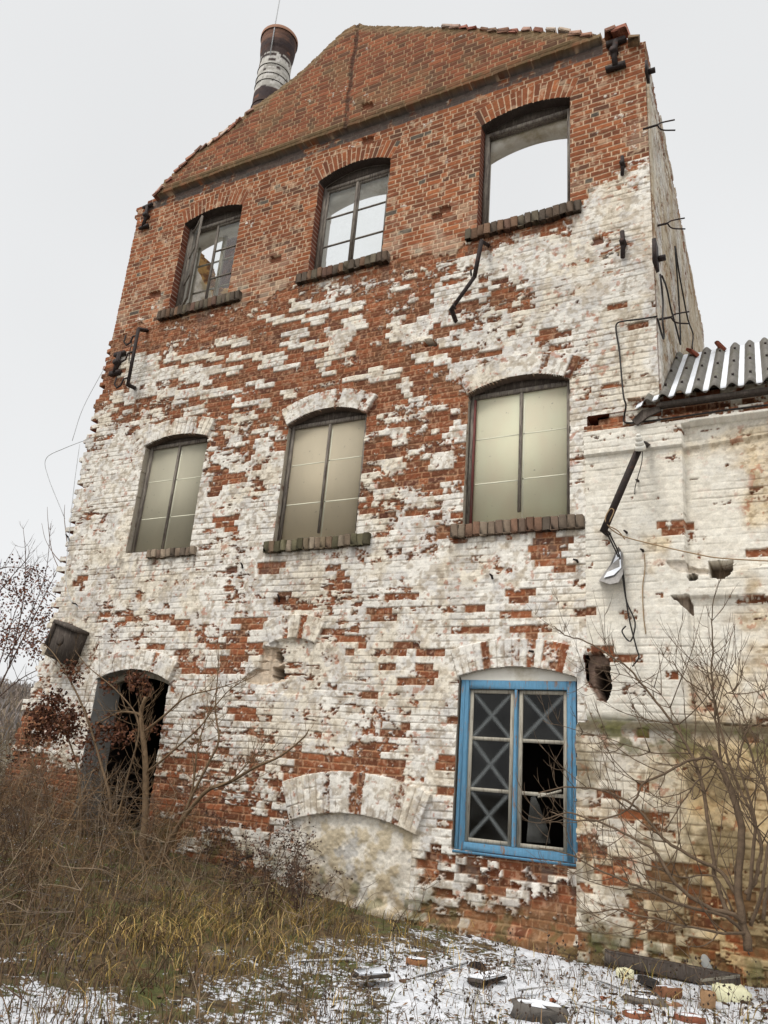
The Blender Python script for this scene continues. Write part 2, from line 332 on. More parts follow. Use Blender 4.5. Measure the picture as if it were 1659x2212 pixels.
# whole white bricks standing in the bare middle of the wall
KEPT = [(330, 820, 60, 13), (420, 815, 60, 26), (445, 770, 60, 13), (385, 775, 50, 13), (500, 845, 40, 13), (270, 860, 50, 26), (620, 850, 40, 13), (590, 930, 44, 13), (520, 905, 50, 13), (565, 960, 30, 26), (700, 790, 30, 36), (905, 770, 26, 13), (930, 775, 90, 13), (770, 860, 30, 13), (880, 830, 26, 26), (760, 700, 60, 26), (860, 690, 40, 13), (1040, 640, 40, 26), (1010, 720, 50, 13), (1090, 745, 60, 13), (660, 690, 90, 13), (590, 690, 60, 13), (500, 740, 70, 13), (560, 770, 130, 14), (600, 790, 90, 14), (640, 720, 80, 14), (730, 742, 60, 60), (830, 800, 70, 14), (800, 815, 100, 14), (660, 745, 120, 14), (700, 660, 150, 20), (880, 720, 90, 40), (950, 650, 60, 60),
 (380, 805, 160, 22), (420, 850, 140, 18), (330, 850, 90, 16), (470, 800, 90, 14), (300, 800, 80, 70), (900, 860, 44, 16), (1000, 800, 60, 40), (960, 690, 110, 16), (540, 870, 70, 14), (960, 1000, 80, 16),
 (1000, 1075, 70, 16), (850, 935, 90, 16), (850, 1000, 60, 16), (900, 1075, 90, 14), (830, 1055, 60, 14), (990, 930, 60, 40), (980, 740, 120, 18), (570, 830, 60, 14)]
def spots(L, px, py):
    k = np.zeros(px.shape, bool)
    for x, y, ww, hh in L: k |= (np.abs(px-x) < ww*0.5-2) & (np.abs(py-y) < hh*0.5+1)
    return k
OPEN = [(-10.15, 1.55, 10.66, 12.90, 0.15, 0.39, 'top'), (-6.70, 1.57, 10.66, 12.86, 0.19, 0.39, 'top'), (-3.32, 1.57, 10.66, 12.92, 0.15, 0.39, 'top'),
        (-10.02, 1.52, 5.42, 7.57, 0.13, 0.36, 'mid'), (-6.69, 1.55, 5.40, 7.53, 0.19, 0.35, 'mid'), (-3.33, 1.57, 5.43, 7.55, 0.17, 0.37, 'mid'),
        (-3.26, 1.60, 1.08, 3.24, 0.13, 0.38, 'low'), (-10.03, 1.62, -0.5, 3.11, 0.18, 0.34, 'door')]
BLIND = [(-6.85, 0.83, 3.71, 0.085, 0.38, 0.035), (-5.54, 1.94, 1.19, 0.17, 0.55, 0.03)]
def px_poly(pts, Y=0.0):
    q = np.array([P(a, b, Y) for a, b in pts]); return q[:, [0, 2]]
def inpoly(U, V, Q):
    k = np.zeros(U.shape, bool); n = len(Q)
    for i in range(n):
        x0, y0 = Q[i]; x1, y1 = Q[(i+1) % n]
        if y0 == y1: continue
        c = ((y0 > V) != (y1 > V)) & (U < (x1-x0)*(V-y0)/(y1-y0)+x0); k ^= c
    return k
OUTLINE = px_poly([(300, 455), (318, 437), (330, 430), (345, 424), (362, 404), (390, 376), (415, 352), (470, 310), (545, 250), (640, 180), (672, 152), (700, 124), (730, 96), (752, 76), (772, 66), (782, 62), (800, 67), (870, 69), (960, 71), (1060, 76), (1130, 80), (1225, 85), (1296, 88),
   (1310, 78), (1340, 69), (1349, 82), (1370, 90), (1393.5, 92)])
OUTLINE = np.vstack([OUTLINE, [[-1.30, 13.4], [-1.30, -0.5]], px_poly([(-60, 1950), (-40, 1850), (0, 1740), (18, 1690), (40, 1640), (46, 1590), (60, 1560), (70, 1520), (90, 1480), (95, 1440), (104, 1405), (112, 1370), (120, 1330), (128, 1270), (131, 1250), (138, 1225), (150, 1170), (160, 1110), (170, 1065), (176, 1010), (180, 985), (190, 955), (204, 935), (206, 890), (220, 850), (228, 800), (240, 742), (255, 670), (272, 590)])])

def masonry_colour(U, V, b, C, style, bare, kept, seed, ring=None, ringpaint=None, paintlock=None):
    """style: dict of weights 'top','gable','spall'.  returns colour, height, paint"""
    h1 = hsh(b['i'], b['row'], seed+1); h2 = hsh(b['i'], b['row'], seed+2); h3 = hsh(b['i'], b['row'], seed+3)
    low = sm(0.24, 0.76, fbm(b['uc']*0.5, b['vc'], 0.24, 3, seed+4)); low2 = sm(0.24, 0.76, fbm(U*0.62, V, 0.30, 5, seed+19)); low = np.clip((0.5*low+0.5*low2-0.5)*1.5+0.5, 0, 1)
    t = 0.48*h1+0.52*low; t = sm(0.02, 0.98, t)
    C = C-0.16*sm(0.0, 0.35, C)*sm(0.95, 0.6, C)
    s = (-0.16+1.30*C)-t
    s = s - 0.55*sm(0.60, 0.70, fbm(U*0.22, V, 0.055, 4, seed+21))*sm(0.40, 0.60, fbm(U, V, 0.9, 3, seed+22))
    s = np.where(bare, -0.10-0.2*h3, s); s = np.where(kept, 0.25+0.1*h3, s)
    f1 = fbm(U, V, 0.085, 4, seed+5)-0.5; f2 = fbm(U*1.0, V*1.0, 0.03, 3, seed+6)-0.5
    s = s + 0.85*f1 + 0.42*f2
    if paintlock is not None: s = np.where(paintlock >= 0, paintlock-0.5+0.55*f1+0.3*f2, s)
    pa = np.clip(s*22+0.5, 0, 1)
    md = b['md'] + 0.004*(fbm(U, V, 0.05, 2, seed+7)-0.5)
    mo = 1-sm(0.0035, 0.0115, md)
    moh = 1-sm(0.003, 0.011, b['mh']+0.004*(fbm(U, V, 0.07, 2, seed+18)-0.5)); mow = np.maximum(moh, 0.45*mo)
    fl = fbm(U, V, 0.6, 4, seed+8); fm = fbm(U, V, 0.22, 4, seed+9); fs = fbm(U, V, 0.045, 3, seed+10)
    # bare brick
    top = pick(h2, [(0.45, (140, 75, 44)), (0.22, (122, 66, 42)), (0.18, (152, 82, 46)), (0.06, (100, 62, 46)), (0.02, (92, 84, 76)), (0.07, (162, 92, 54))])
    gab = pick(h2, [(0.4, (140, 78, 52)), (0.25, (120, 68, 48)), (0.2, (152, 86, 56)), (0.16, (108, 72, 54))])
    spl = pick(h2, [(0.4, (136, 74, 46)), (0.3, (116, 66, 44)), (0.2, (150, 84, 52)), (0.11, (102, 60, 46))])
    wt, wg, ws = style['top'], style['gable'], style['spall']
    bc = top*wt[..., None]+gab*wg[..., None]+spl*ws[..., None]
    bc = bc*(0.55+0.40*fs+0.22*fm)[..., None]*(0.80+0.34*h3)[..., None]
    bc = mix(bc, sr(112, 92, 66)[None, None, :]*np.ones_like(bc), np.clip(wg*sm(0.54, 0.74, fl)*0.45, 0, 1))
    bc = mix(bc, sr(100, 70, 48)*np.ones_like(bc), np.clip(ws*sm(0.5, 0.7, fm)*0.5, 0, 1))
    # lime bloom left on clean red bricks
    sme = sm(0.60, 0.70, fbm(U, V, 0.12, 5, seed+11))*wt*0.5
    bc = mix(bc, sr(196, 174, 148)*np.ones_like(bc), sme*0.8)
    mc = sr(204, 182, 156)*wt[..., None]+sr(176, 150, 120)*wg[..., None]+sr(176, 132, 100)*ws[..., None]
    mc = mc*(0.78+0.44*fs)[..., None]
    bc = mix(bc, mc, mo*np.where(ws > 0.5, 0.75, 0.92))
    # limewash
    
    bc = mix(bc, (bc@np.array([0.4, 0.5, 0.1]))[..., None]*np.array([1.45, 0.98, 0.55]), np.full(s.shape, 0.15, np.float32))*1.06
    crumb = sm(0.56, 0.66, fbm(U, V, 0.04, 3, seed+17))*ws; bc = mix(bc, sr(186, 150, 122)*np.ones_like(bc), 0.45*crumb)
    wc = sr(226, 221, 211)*np.ones_like(bc)
    f3 = fbm(U, V, 0.11, 5, seed+12); f4 = fbm(U*0.8, V, 0.055, 4, seed+15)
    wc = mix(wc, sr(214, 200, 174)*np.ones_like(bc), sm(0.46, 0.64, fl+0.25*(f3-0.5))*0.5)
    wc = mix(wc, sr(194, 190, 186)*np.ones_like(bc), sm(0.50, 0.62, fm+0.3*(f4-0.5))*0.6)
    wc = mix(wc, sr(170, 156, 136)*np.ones_like(bc), sm(0.55, 0.68, f3)*0.6)
    wc = mix(wc, sr(156, 142, 124)*np.ones_like(bc), sm(0.58, 0.68, f4)*0.65)
    wc = mix(wc, sr(168, 104, 76)*np.ones_like(bc), sm(0.69, 0.74, fbm(U, V, 0.09, 4, seed+16))*0.6)
    wc = wc*(0.84+0.30*fs)[..., None]
    # whole bricks differ a little in how grey the wash has gone
    wc = wc*(0.94+0.09*h3)[..., None]
    jv = sm(0.36, 0.66, fbm(U*0.5, V, 0.28, 4, seed+20))
    wc = mix(wc, sr(128, 112, 94)*np.ones_like(bc), mow*(0.06+0.58*jv))
    # thin translucent wash where paint is marginal, flake shadow painted as a darker rim
    thin = sm(0.0, 0.16, s)
    wc = mix(mix(bc, wc, np.full(s.shape, 0.62, np.float32)), wc, thin)
    col = mix(bc, wc, pa)
    # relief
    h = 0.006*(h3-0.5) + 0.005*(fs-0.5)
    h = h - 0.013*(mo*(1-pa)+(0.15+0.7*jv)*mow*pa)
    rough = fbm(U, V, 0.06, 3, seed+13)-0.5
    sp = ws*(1-pa)
    h = h - sp*(0.006+0.016*h2*h1+0.020*np.abs(rough)) + 0.007*pa
    h = h + pa*0.014*(fbm(U, V, 0.08, 4, seed+14)-0.5)
    return col, h, pa

def relief(name, u0, u1, v0, v1, res, fn, frame, depths, m, parent, revcol):
    """fn(U,V,px,py) -> h, col, keep ; boundary of the kept cells is turned back into the wall along `depths`"""
    nu = int(round((u1-u0)/res))+1; nv = int(round((v1-v0)/res))+1
    U, V = np.meshgrid(np.linspace(u0, u1, nu), np.linspace(v0, v1, nv))
    h, col, keep = fn(U, V)
    O, eu, ev, en = [np.array(q, float) for q in frame]
    pos = O+U[..., None]*eu+V[..., None]*ev+h[..., None]*en
    kc = (keep[:-1, :-1].astype(np.int8)+keep[1:, :-1]+keep[:-1, 1:]+keep[1:, 1:]) >= 3
    idx = np.arange(nu*nv).reshape(nv, nu)
    flip = np.dot(np.cross(eu, ev), en) < 0
    q = np.stack([idx[:-1, :-1], idx[:-1, 1:], idx[1:, 1:], idx[1:, :-1]], -1)
    F = q[kc]
    pad = np.zeros((nv+1, nu+1), bool); pad[1:-1, 1:-1] = kc
    E = []
    c = pad[1:-1, 1:-1]
    for (dj, di, a, b) in ((-1, 0, 0, 1), (1, 0, 2, 3), (0, -1, 3, 0), (0, 1, 1, 2)):
        nb = pad[1+dj:nv+dj, 1+di:nu+di]; k = c & ~nb
        E.append(np.stack([q[..., a][k], q[..., b][k]], -1))
    E = np.concatenate(E)
    bv = np.unique(E); mp = np.zeros(nu*nv, np.int64); mp[bv] = np.arange(len(bv))
    Vp = pos.reshape(-1, 3); Cc = col.reshape(-1, 3); base = len(Vp)
    LV, LC = [], []; bu, bz = U.ravel()[bv], V.ravel()[bv]
    for k, dd in enumerate(depths):
        pp = Vp[bv].copy() if k == 0 else (O+bu[:, None]*eu+bz[:, None]*ev - dd*en)
        LV.append(pp); LC.append(revcol(bu, bz, dd, Cc[bv]))
    nb = len(bv); G = []
    e0, e1 = mp[E[:, 0]], mp[E[:, 1]]
    for k in range(len(depths)-1):
        G.append(np.stack([base+k*nb+e1, base+k*nb+e0, base+(k+1)*nb+e0, base+(k+1)*nb+e1], -1))
    AV = np.concatenate([Vp]+LV); AC = np.concatenate([Cc]+LC); AF_ = np.concatenate([F]+G)
    if flip: AF_ = AF_[:, ::-1]
    used = np.zeros(len(AV), bool); used[AF_.ravel()] = True
    rm = np.cumsum(used)-1
    return nmesh(name, AV[used], rm[AF_], m, parent, AC[used], smooth=False)

mill = tag(empty('mill_building', (-6.9, 0, 0)), 'tall roofless three storey brick mill with gable and peeling white limewash', 'building')
mill_m = mill
def kid(o):                                       # keep world position while parented to an Empty that is moved to the thing's base
    o.matrix_parent_inverse = Matrix.Translation(-o.parent.location); return o

def facade(U, V):
    px, py = proj(U, 0.0, V)
    b = bricks(U, V, 100)
    h0 = np.zeros(U.shape, np.float32); lock = np.full(U.shape, -1.0, np.float32)
    z0 = 13.86+0.02*(fbm(U, V, 0.4, 2, 5)-0.5)
    gable = (V > z0) & (U > -11.85) & (U < -1.98)
    wg = gable.astype(np.float32)
    # red clean masonry up to where the limewash starts
    topline = np.interp(px, [200, 340, 520, 650, 850, 1000, 1260, 1300, 1420], [745, 690, 660, 620, 570, 530, 470, 400, 330])
    wt = ((py < topline+14*(fbm(U, V, 0.3, 3, 9)-0.5)*4) & ~gable).astype(np.float32)
    wt = np.where((px > 1235) & (py < 640) & ~gable, 1.0, wt)
    ws = 1-np.clip(wt+wg, 0, 1)
    ring = np.zeros(U.shape, bool); hole = np.zeros(U.shape, bool); over = np.zeros(U.shape, np.float32)
    R_ = [(xc, wd, zs, ri, t, k) for (xc, wd, zb, zs, ri, t, k) in OPEN] + [(xc, wd, zs, ri, t, 'blind%d' % n) for n, (xc, wd, zs, ri, t, pr) in enumerate(BLIND)]
    for n, (xc, wd, zs, ri, t, kind) in enumerate(R_):
        zc, Rr, a0 = arcgeo(xc, wd, zs, ri); dx = U-xc; dz = V-zc; rr = np.hypot(dx, dz); an = np.arctan2(dx, dz)
        k = (rr >= Rr) & (rr < Rr+t+0.012*(fbm(U, V, 0.2, 2, 40+n)-0.5)) & (np.abs(an) < a0*1.02) & (dz > 0)
        nv = max(9, int(round(2*a0*(Rr+t*0.5)/0.102))); da = 2*a0*1.02/nv
        ii = np.floor((an+a0*1.02)/da); fa = (an+a0*1.02)/da-ii
        split = np.where(hsh(ii, ii*0+n, 61) < 0.5, 0.34, 0.66)*t
        two = hsh(ii, ii*0+n, 62) < 0.6
        jj = np.where(two & (rr-Rr > split), 1, 0)
        dr = np.where(two, np.abs(rr-Rr-split), 1.0); dr = np.minimum(dr, np.minimum(rr-Rr+0.02, Rr+t-rr+0.006))
        md = np.minimum(np.minimum(fa, 1-fa)*da*rr, dr)
        for key, val in (('md', md), ('mh', md), ('i', ii*3+jj+9000+n*777), ('row', ii*0-500-n), ('uc', U*0+xc+ii*0.08), ('vc', U*0+zs)): b[key] = np.where(k, val, b[key])
        pr = {'top': 0.0, 'mid': 0.05, 'low': 0.05, 'door': 0.05, 'blind0': 0.035, 'blind1': 0.06}[kind]
        over = np.where(k, pr, over); ring |= k
        if kind == 'top': lock = np.where(k, 0.0, lock); ws = np.where(k, 0, ws); wt = np.where(k, 1, wt)
        else:
            lv = 0.5+0.42*(hsh(ii*3, ii*0+n, 63)**0.6)+0.12
            if kind == 'mid': lv = lv-0.22*sm(t*0.55, t, rr-Rr)      # tops of the arches weather bare first
            lock = np.where(k, lv*np.where(hsh(ii, ii*0+n, 64) < (0.12 if kind != 'low' else 0.30), 0.55, 1.0), lock)
    # plaster panel under the wide blind arch
    zc, Rr, a0 = arcgeo(*[BLIND[1][q] for q in (0, 1, 2, 3)])
    pan = (np.hypot(U-BLIND[1][0], V-zc) < Rr) & (V > -1) & (U > -6.22+0.1*(fbm(U, V, 0.3, 2, 77)-0.5)) & (U < -4.62) & (V < 1.4)
    for (xc, wd, zb, zs, ri, t, kind) in OPEN:
        zc, Rr, a0 = arcgeo(xc, wd, zs, ri); e = 0.010*(fbm(U, V, 0.12, 2, 88)-0.5)
        hole |= (np.abs(U-xc) < wd/2+e) & (V > zb) & ((V < zs) | (np.hypot(U-xc, V-zc) < Rr+e))
    C = grid_field(PAINT, *proj(b['uc'], 0.0, b['vc']))/9.0
    bx, by = proj(b['uc'], 0.0, b['vc'])
    C = C*(1-0.30*sm(630, 690, by)*sm(900, 820, by)*sm(1080, 960, bx)*sm(200, 330, bx))
    C = np.where((by > 1180) & (by < 1600) & (bx > 150), np.maximum(C, np.where(bx > 590, 0.93, 0.86)), C)
    C = np.where((by > 1600) & (by < 1800), np.minimum(1, C+0.07), np.where(by >= 1800, np.minimum(1, C+0.16), C))
    bare = spots(BARE, bx, by) & ~ring; kept = spots(KEPT, bx, by) & ~ring
    col, h, pa = masonry_colour(U, V, b, C, dict(top=wt, gable=wg, spall=ws), bare, kept, 300, paintlock=np.where(pan, 0.95, lock))
    h = h+over
    # thick render around middle and lower wall, bulging unevenly
    h = h + ws*0.030*(fbm(U, V, 0.9, 3, 91)-0.5)
    # gable oversails by a brick, over a grey band with its shadow painted in
    h = np.where(gable, h+0.14, h)
    fm = fbm(U, V, 0.25, 4, 92); fs = fbm(U, V, 0.05, 3, 93)
    band = (V > 13.62+0.03*(fbm(U, V, 0.3, 3, 94)-0.5)) & (V < z0) & (U < -1.98) & (U > -12.2)
    band_shade = np.where((V > z0-0.05), 1.1, 0.85)*sm(0.26, 0.44, fm)
    col = mix(col, sr(88, 83, 80)*np.ones_like(col)*(0.7+0.6*fs)[..., None], np.where(band, np.clip(band_shade, 0, 0.95), 0))
    moss = gable & (V < z0+0.17)
    col = mix(col, sr(96, 78, 52)*np.ones_like(col)*(0.6+0.7*fs)[..., None], np.where(moss, 0.5+0.45*sm(0.35, 0.6, fm), 0))
    rim = np.interp(U, OUTLINE[:28, 0], OUTLINE[:28, 1])-V                # weathered top course of the gable
    col = mix(col, sr(134, 116, 88)*np.ones_like(col)*(0.6+0.8*fs)[..., None], np.where(gable, 0.75*sm(0.26, 0.06, rim+0.2*(fm-0.5)), 0))
    # old rain pipe stain and mortar run down the gable centre
    ln = np.abs(U-(-6.95+0.16*(fbm(V, U*0, 0.7, 3, 95)-0.5)))
    col = mix(col, sr(64, 46, 38)*np.ones_like(col), np.where(gable, 0.75*sm(0.075, 0.02, ln)*sm(0.35, 0.55, fm+0.1), 0)); h = h-np.where(gable, 0.02*sm(0.05, 0.02, ln), 0)
    # pinkish residue between red and white zones
    res = sm(0.42, 0.62, fbm(U, V, 0.35, 4, 96))*wt*sm(130, 20, topline-py)
    col = mix(col, sr(192, 176, 154)*np.ones_like(col)*(0.8+0.4*fs)[..., None], 0.34*res)
    # grime running down from the sills
    for (xc, wd, zb, zs, ri, t, kind) in OPEN[:7]:
        k = (np.abs(U-xc) < wd*0.62) & (V < zb-0.1) & (V > zb-0.75)
        st = sm(0.45, 0.68, fbm(U, V*0.22, 0.09, 4, 97))*sm(zb-0.75, zb-0.15, V)
        col = mix(col, sr(104, 94, 86)*np.ones_like(col), np.where(k, 0.55*st, 0))
    # rust runs
    # rough plaster panel
    f5 = fbm(U, V, 0.18, 5, 98)
    pc = mix(sr(212, 205, 192)*np.ones_like(col), sr(184, 170, 144)*np.ones_like(col), sm(0.42, 0.6, f5)); pc = mix(pc, sr(160, 158, 156)*np.ones_like(col), 0.7*sm(0.56, 0.66, fbm(U, V, 0.22, 5, 99)))
    pc = pc*(0.8+0.4*fs)[..., None]
    col = mix(col, pc, np.where(pan, 0.92, 0)); h = np.where(pan, -0.02+0.05*(f5-0.5)+0.02*(fs-0.5), h)
    # blind small window infill and its broken pocket
    zc, Rr, a0 = arcgeo(*[BLIND[0][q] for q in (0, 1, 2, 3)])
    inf = (np.hypot(U-BLIND[0][0], V-zc) < Rr) & (np.abs(U-BLIND[0][0]) < 0.40) & (V > 2.95)
    h = np.where(inf, h-0.03, h)
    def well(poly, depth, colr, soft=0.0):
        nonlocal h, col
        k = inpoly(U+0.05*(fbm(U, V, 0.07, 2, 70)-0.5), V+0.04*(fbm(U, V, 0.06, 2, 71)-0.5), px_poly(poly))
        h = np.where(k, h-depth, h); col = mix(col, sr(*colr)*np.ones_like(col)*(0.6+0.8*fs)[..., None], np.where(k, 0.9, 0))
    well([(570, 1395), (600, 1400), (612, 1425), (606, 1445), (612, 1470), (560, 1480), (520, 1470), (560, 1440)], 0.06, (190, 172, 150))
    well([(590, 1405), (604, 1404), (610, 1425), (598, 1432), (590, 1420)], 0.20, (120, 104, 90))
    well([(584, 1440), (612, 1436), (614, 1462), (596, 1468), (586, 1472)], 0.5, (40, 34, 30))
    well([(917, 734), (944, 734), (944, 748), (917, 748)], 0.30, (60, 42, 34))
    # putlog holes and chipped sockets
    for (x, y) in [(943, 466), (595, 560), (334, 636), (795, 303), (800, 240), (1290, 520), (500, 1232), (603, 1298), (1095, 480), (960, 452)]:
        well([(x-12, y-5), (x+12, y-10), (x+12, y+5), (x-12, y+10)], 0.05, (110, 66, 46))
    # foot of the wall: damp, mossy, bricks eaten back
    foot = sm(0.95, 0.15, V-np.interp(U, [-12, -9, -7, -4.5, -2.4], [0.75, 0.6, 0.3, 0.1, 0.0]))
    col = mix(col, sr(112, 92, 62)*np.ones_like(col)*(0.6+0.8*fs)[..., None], 0.5*foot*sm(0.45, 0.62, fm+0.12*foot))
    col = mix(col, sr(84, 86, 54)*np.ones_like(col)*(0.6+0.8*fs)[..., None], 0.55*sm(0.5, 0.9, foot)*sm(0.52, 0.66, fbm(U, V, 0.16, 4, 101)))
    h = h-0.05*sm(0.55, 0.0, np.abs(V-0.75-0.2*(fm-0.5)))*sm(-4.7, -4.4, U)*(1-pa)*np.where(ring, 0, 1)
    h = h+0.10*sm(0.30, 0.22, V+0.12*(fm-0.5))*sm(-8.5, -7.5, U)            # broken footing ledge
    # torn left end: bricks toothed in whole units
    L = inpoly(b['uc'], b['vc'], OUTLINE+np.array([-0.04, 0])); S_ = inpoly(U, V, OUTLINE+0.0)
    left = (V < 10.3) & (U < -11); tp = (V > 13.5)
    wob = inpoly(U+0.05*(fbm(U, V, 0.12, 2, 102)-0.5), V+0.05*(fbm(U, V, 0.1, 2, 103)-0.5), OUTLINE)
    low_g = tp & (px < 560)
    keep = np.where(left, L & ~ring | (S_ & ring), np.where(low_g, inpoly(b['uc'], b['vc'], OUTLINE+np.array([0, 0.03])), np.where(tp, wob, S_)))
    keep &= ~hole
    keep &= ~((U > -2.29) & (V < 6.9)) & ~inpoly(U, V, px_poly([(1262, 1416), (1300, 1408), (1345, 1430), (1345, 1520), (1290, 1512), (1268, 1470)]))
    # the wall leans forward in a rough buttress at the torn corner
    h = h+0.10*sm(-11.6, -12.4, U)*sm(6, 1.5, V)
    col = col*(0.93+0.14*fbm(U, V, 2.2, 2, 104))[..., None]
    return h, np.clip(col, 0.004, 0.9), keep
def mill_reveal(u, v, dd, c0):
    out = np.empty((len(u), 3)); f = fbm(u*3+dd*7, v*3, 0.4, 3, 110); f2 = hsh(np.round(v/CH), np.round(dd/0.13+v/CH*0.5), 111)
    out[:] = c0*0.0+sr(132, 76, 56)
    out = mix(out, sr(104, 62, 50)*np.ones_like(out), f2*0.8)
    mort = sm(0.010, 0.004, np.abs((v/CH)-np.round(v/CH))*CH)
    out = mix(out, sr(178, 160, 146)*np.ones_like(out), mort*0.8)
    for (xc, wd, zb, zs, ri, t, kind) in OPEN:
        k = (np.abs(u-xc) < wd/2+0.06) & (v > zb-0.06) & (v < zs+ri+0.06)
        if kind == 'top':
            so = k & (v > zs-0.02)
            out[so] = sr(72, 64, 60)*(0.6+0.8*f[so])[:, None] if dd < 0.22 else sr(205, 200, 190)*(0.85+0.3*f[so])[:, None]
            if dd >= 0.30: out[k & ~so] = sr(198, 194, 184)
        elif kind == 'mid':
            a = sm(0.35, 0.6, f+0.18)[:, None]
            out[k] = (sr(176, 166, 150)*a+sr(112, 84, 68)*(1-a))[k]
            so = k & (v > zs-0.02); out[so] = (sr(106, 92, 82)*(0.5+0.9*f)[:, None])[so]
        elif kind == 'door':
            out[k] = (sr(150, 148, 144)*(0.75+0.5*f)[:, None])[k]
        else:
            out[k] = (sr(170, 160, 146)*(0.75+0.5*f)[:, None])[k]
    if dd == 0.0:
        k2 = u < -11; out[k2] = c0[k2]
    return out
DEP = [0.0, 0.03, 0.08, 0.14, 0.20, 0.22, 0.30, 0.42, 0.56]
RES = 0.0112
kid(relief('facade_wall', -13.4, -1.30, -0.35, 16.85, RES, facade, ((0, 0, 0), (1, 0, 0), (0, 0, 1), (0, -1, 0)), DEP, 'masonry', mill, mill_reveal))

# ------------------------------------------------------------------ rest of the mill: side wall, inner walls, slab
def side(U, V):                                   # U = depth behind the facade, V = height, on the plane X = -1.3
    b = bricks(U, V, 500)
    n = fbm(U, V, 0.8, 4, 501)
    C = np.full(U.shape, 0.86, np.float32)
    C = C-0.5*sm(0.9, 0.2, np.hypot((U-3.0)/2.2, (V-8.4)/1.2))-0.25*sm(12.2, 13.4, V)
    col, h, pa = masonry_colour(U, V, b, C, dict(top=np.zeros_like(n), gable=np.zeros_like(n), spall=np.ones_like(n)), np.zeros(U.shape, bool), np.zeros(U.shape, bool), 520)
    col = mix(col, sr(178, 158, 124)*np.ones_like(col), 0.55*sm(0.35, 0.62, fbm(U, V*0.25, 0.5, 4, 502)))
    top = 13.52-0.05*U+0.35*(fbm(np.floor(U/0.3), U*0, 2.0, 2, 503)-0.5)+0.18*(hsh(np.floor(U/0.26), U*0, 504)-0.5)
    keep = (b['vc'] < top)
    h = h*0.7+0.03*(fbm(U, V, 1.4, 2, 505)-0.5)-0.012
    return h, np.clip(col, 0.004, 0.9), keep
def plain_rev(u, v, dd, c0): return c0*0.85
kid(relief('side_wall', 0.03, 8.2, 6.6, 14.2, 0.02, side, ((-1.275, 0, 0), (0, 1, 0), (0, 0, 1), (1, 0, 0)), [0, 0.1, 0.3, 0.5], 'masonry', mill, plain_rev))
def inner(U, V):                                  # torn left wall, seen from inside through the open casement
    f = fbm(U, V, 0.5, 4, 601); fs = fbm(U, V, 0.06, 3, 602)
    top = 13.62+0.25*np.sin(U*1.7)+0.5*(fbm(U, U*0, 0.5, 3, 603)-0.5)-0.18*np.maximum(U-2.6, 0)
    col = mix(sr(214, 208, 196)*np.ones(U.shape+(3,)), sr(176, 160, 130)*np.ones(U.shape+(3,)), sm(0.5, 0.65, f))
    rub = sm(-0.02, 0.06, V-(top-0.62-0.35*(f-0.5)))
    col = mix(col, mix(sr(178, 140, 86)*np.ones_like(col), sr(120, 84, 56)*np.ones_like(col), sm(0.45, 0.6, fbm(U-V, V, 0.14, 3, 604))), rub)*(0.7+0.6*fs)[..., None]
    return 0.05*rub*(fs-0.5)-0.04*rub, np.clip(col, 0.004, 0.9), V < top
kid(relief('inner_wall', 0.58, 8.2, 0.0, 14.6, 0.04, inner, ((-11.95, 0, 0), (0, 1, 0), (0, 0, 1), (1, 0, 0)), [0, 0.2, 0.5], 'vcol', mill, plain_rev))
mb = MB(); mb.box(-12.4, -1.35, 8.2, 8.7, -0.3, 5.1); kid(mb.build('unseen_back_wall', 'plaster', mill))  # unseen back wall cut low to let sky light onto the panes
mb = MB(); mb.box(-11.94, -1.84, 0.58, 8.19, 4.55, 4.80); sl0 = kid(mb.build('floor_slab', 'greyplaster', mill))
mb = MB(); mb.box(-11.9, -1.88, 0.6, 8.15, 4.803, 4.84, jit=0.004); part_ = mb.build('snow', 'snow', sl0); SLAB_BOUNCE = part_  # unseen snow sheet added to bounce light up at the plastic panes
M['lining'] = mat('added_dark_lining', sr(52, 46, 43), 0.95, var=0.3, scale=3, bump=0.3)
mb = MB(); mb.box(-11.88, -1.84, 3.4, 3.6, 0.1, 4.54); mb.box(-11.90, -11.89, 0.6, 3.4, 0.1, 4.54); mb.box(-8.6, -8.4, 0.9, 3.4, 0.1, 4.54); kid(mb.build('added_room_lining', 'lining', mill))  # near-black lining boxes added to keep the ground-floor openings dark
mb = MB(); mb.box(-1.82, -1.32, 0.6, 8.18, -0.3, 6.55); mb.box(-11.93, -1.84, 0.6, 8.18, 0.0, 0.1); kid(mb.build('inner_room', 'darkwood', mill))

# brick sills laid on edge
def sill(name, parent, x0, x1, ztop, hgt, proud, pal, gaps=(), seed=0):
    r = random.Random(seed); mb = MB(); x = x0
    while x < x1-0.03:
        wv = r.uniform(0.098, 0.112)
        if not any(a < x < b for a, b in gaps):
            c = sr(*r.choice(pal))*r.uniform(0.65, 1.0); dz = r.uniform(-0.010, 0.010); dy = r.uniform(-0.015, 0.015)
            mb.box(x, x+wv, -proud+dy, 0.13, ztop-hgt+dz, ztop+dz, c, jit=0.004, bev=0.010)
        x += wv+r.uniform(0.003, 0.009)
    mb.box(x0+0.02, x1-0.02, -proud+0.025, 0.12, ztop-hgt+0.03, ztop-0.025, sr(110, 96, 84)*0.8)
    o = mb.build(name, 'vcol', parent); return kid2(o)
def kid2(o):
    def W(p): return (W(p.parent) @ p.matrix_parent_inverse if p.parent else Matrix.Identity(4)) @ Matrix.LocRotScale(p.location, p.rotation_euler, p.scale)
    o.matrix_parent_inverse = W(o.parent).inverted(); return o
kid2(SLAB_BOUNCE)
def part(o, parent):                              # parent while keeping the mesh where it was built
    o.parent = parent; return kid2(o)
SOOT = [(92, 76, 62), (104, 78, 64), (84, 72, 60), (112, 86, 66), (98, 88, 72)]
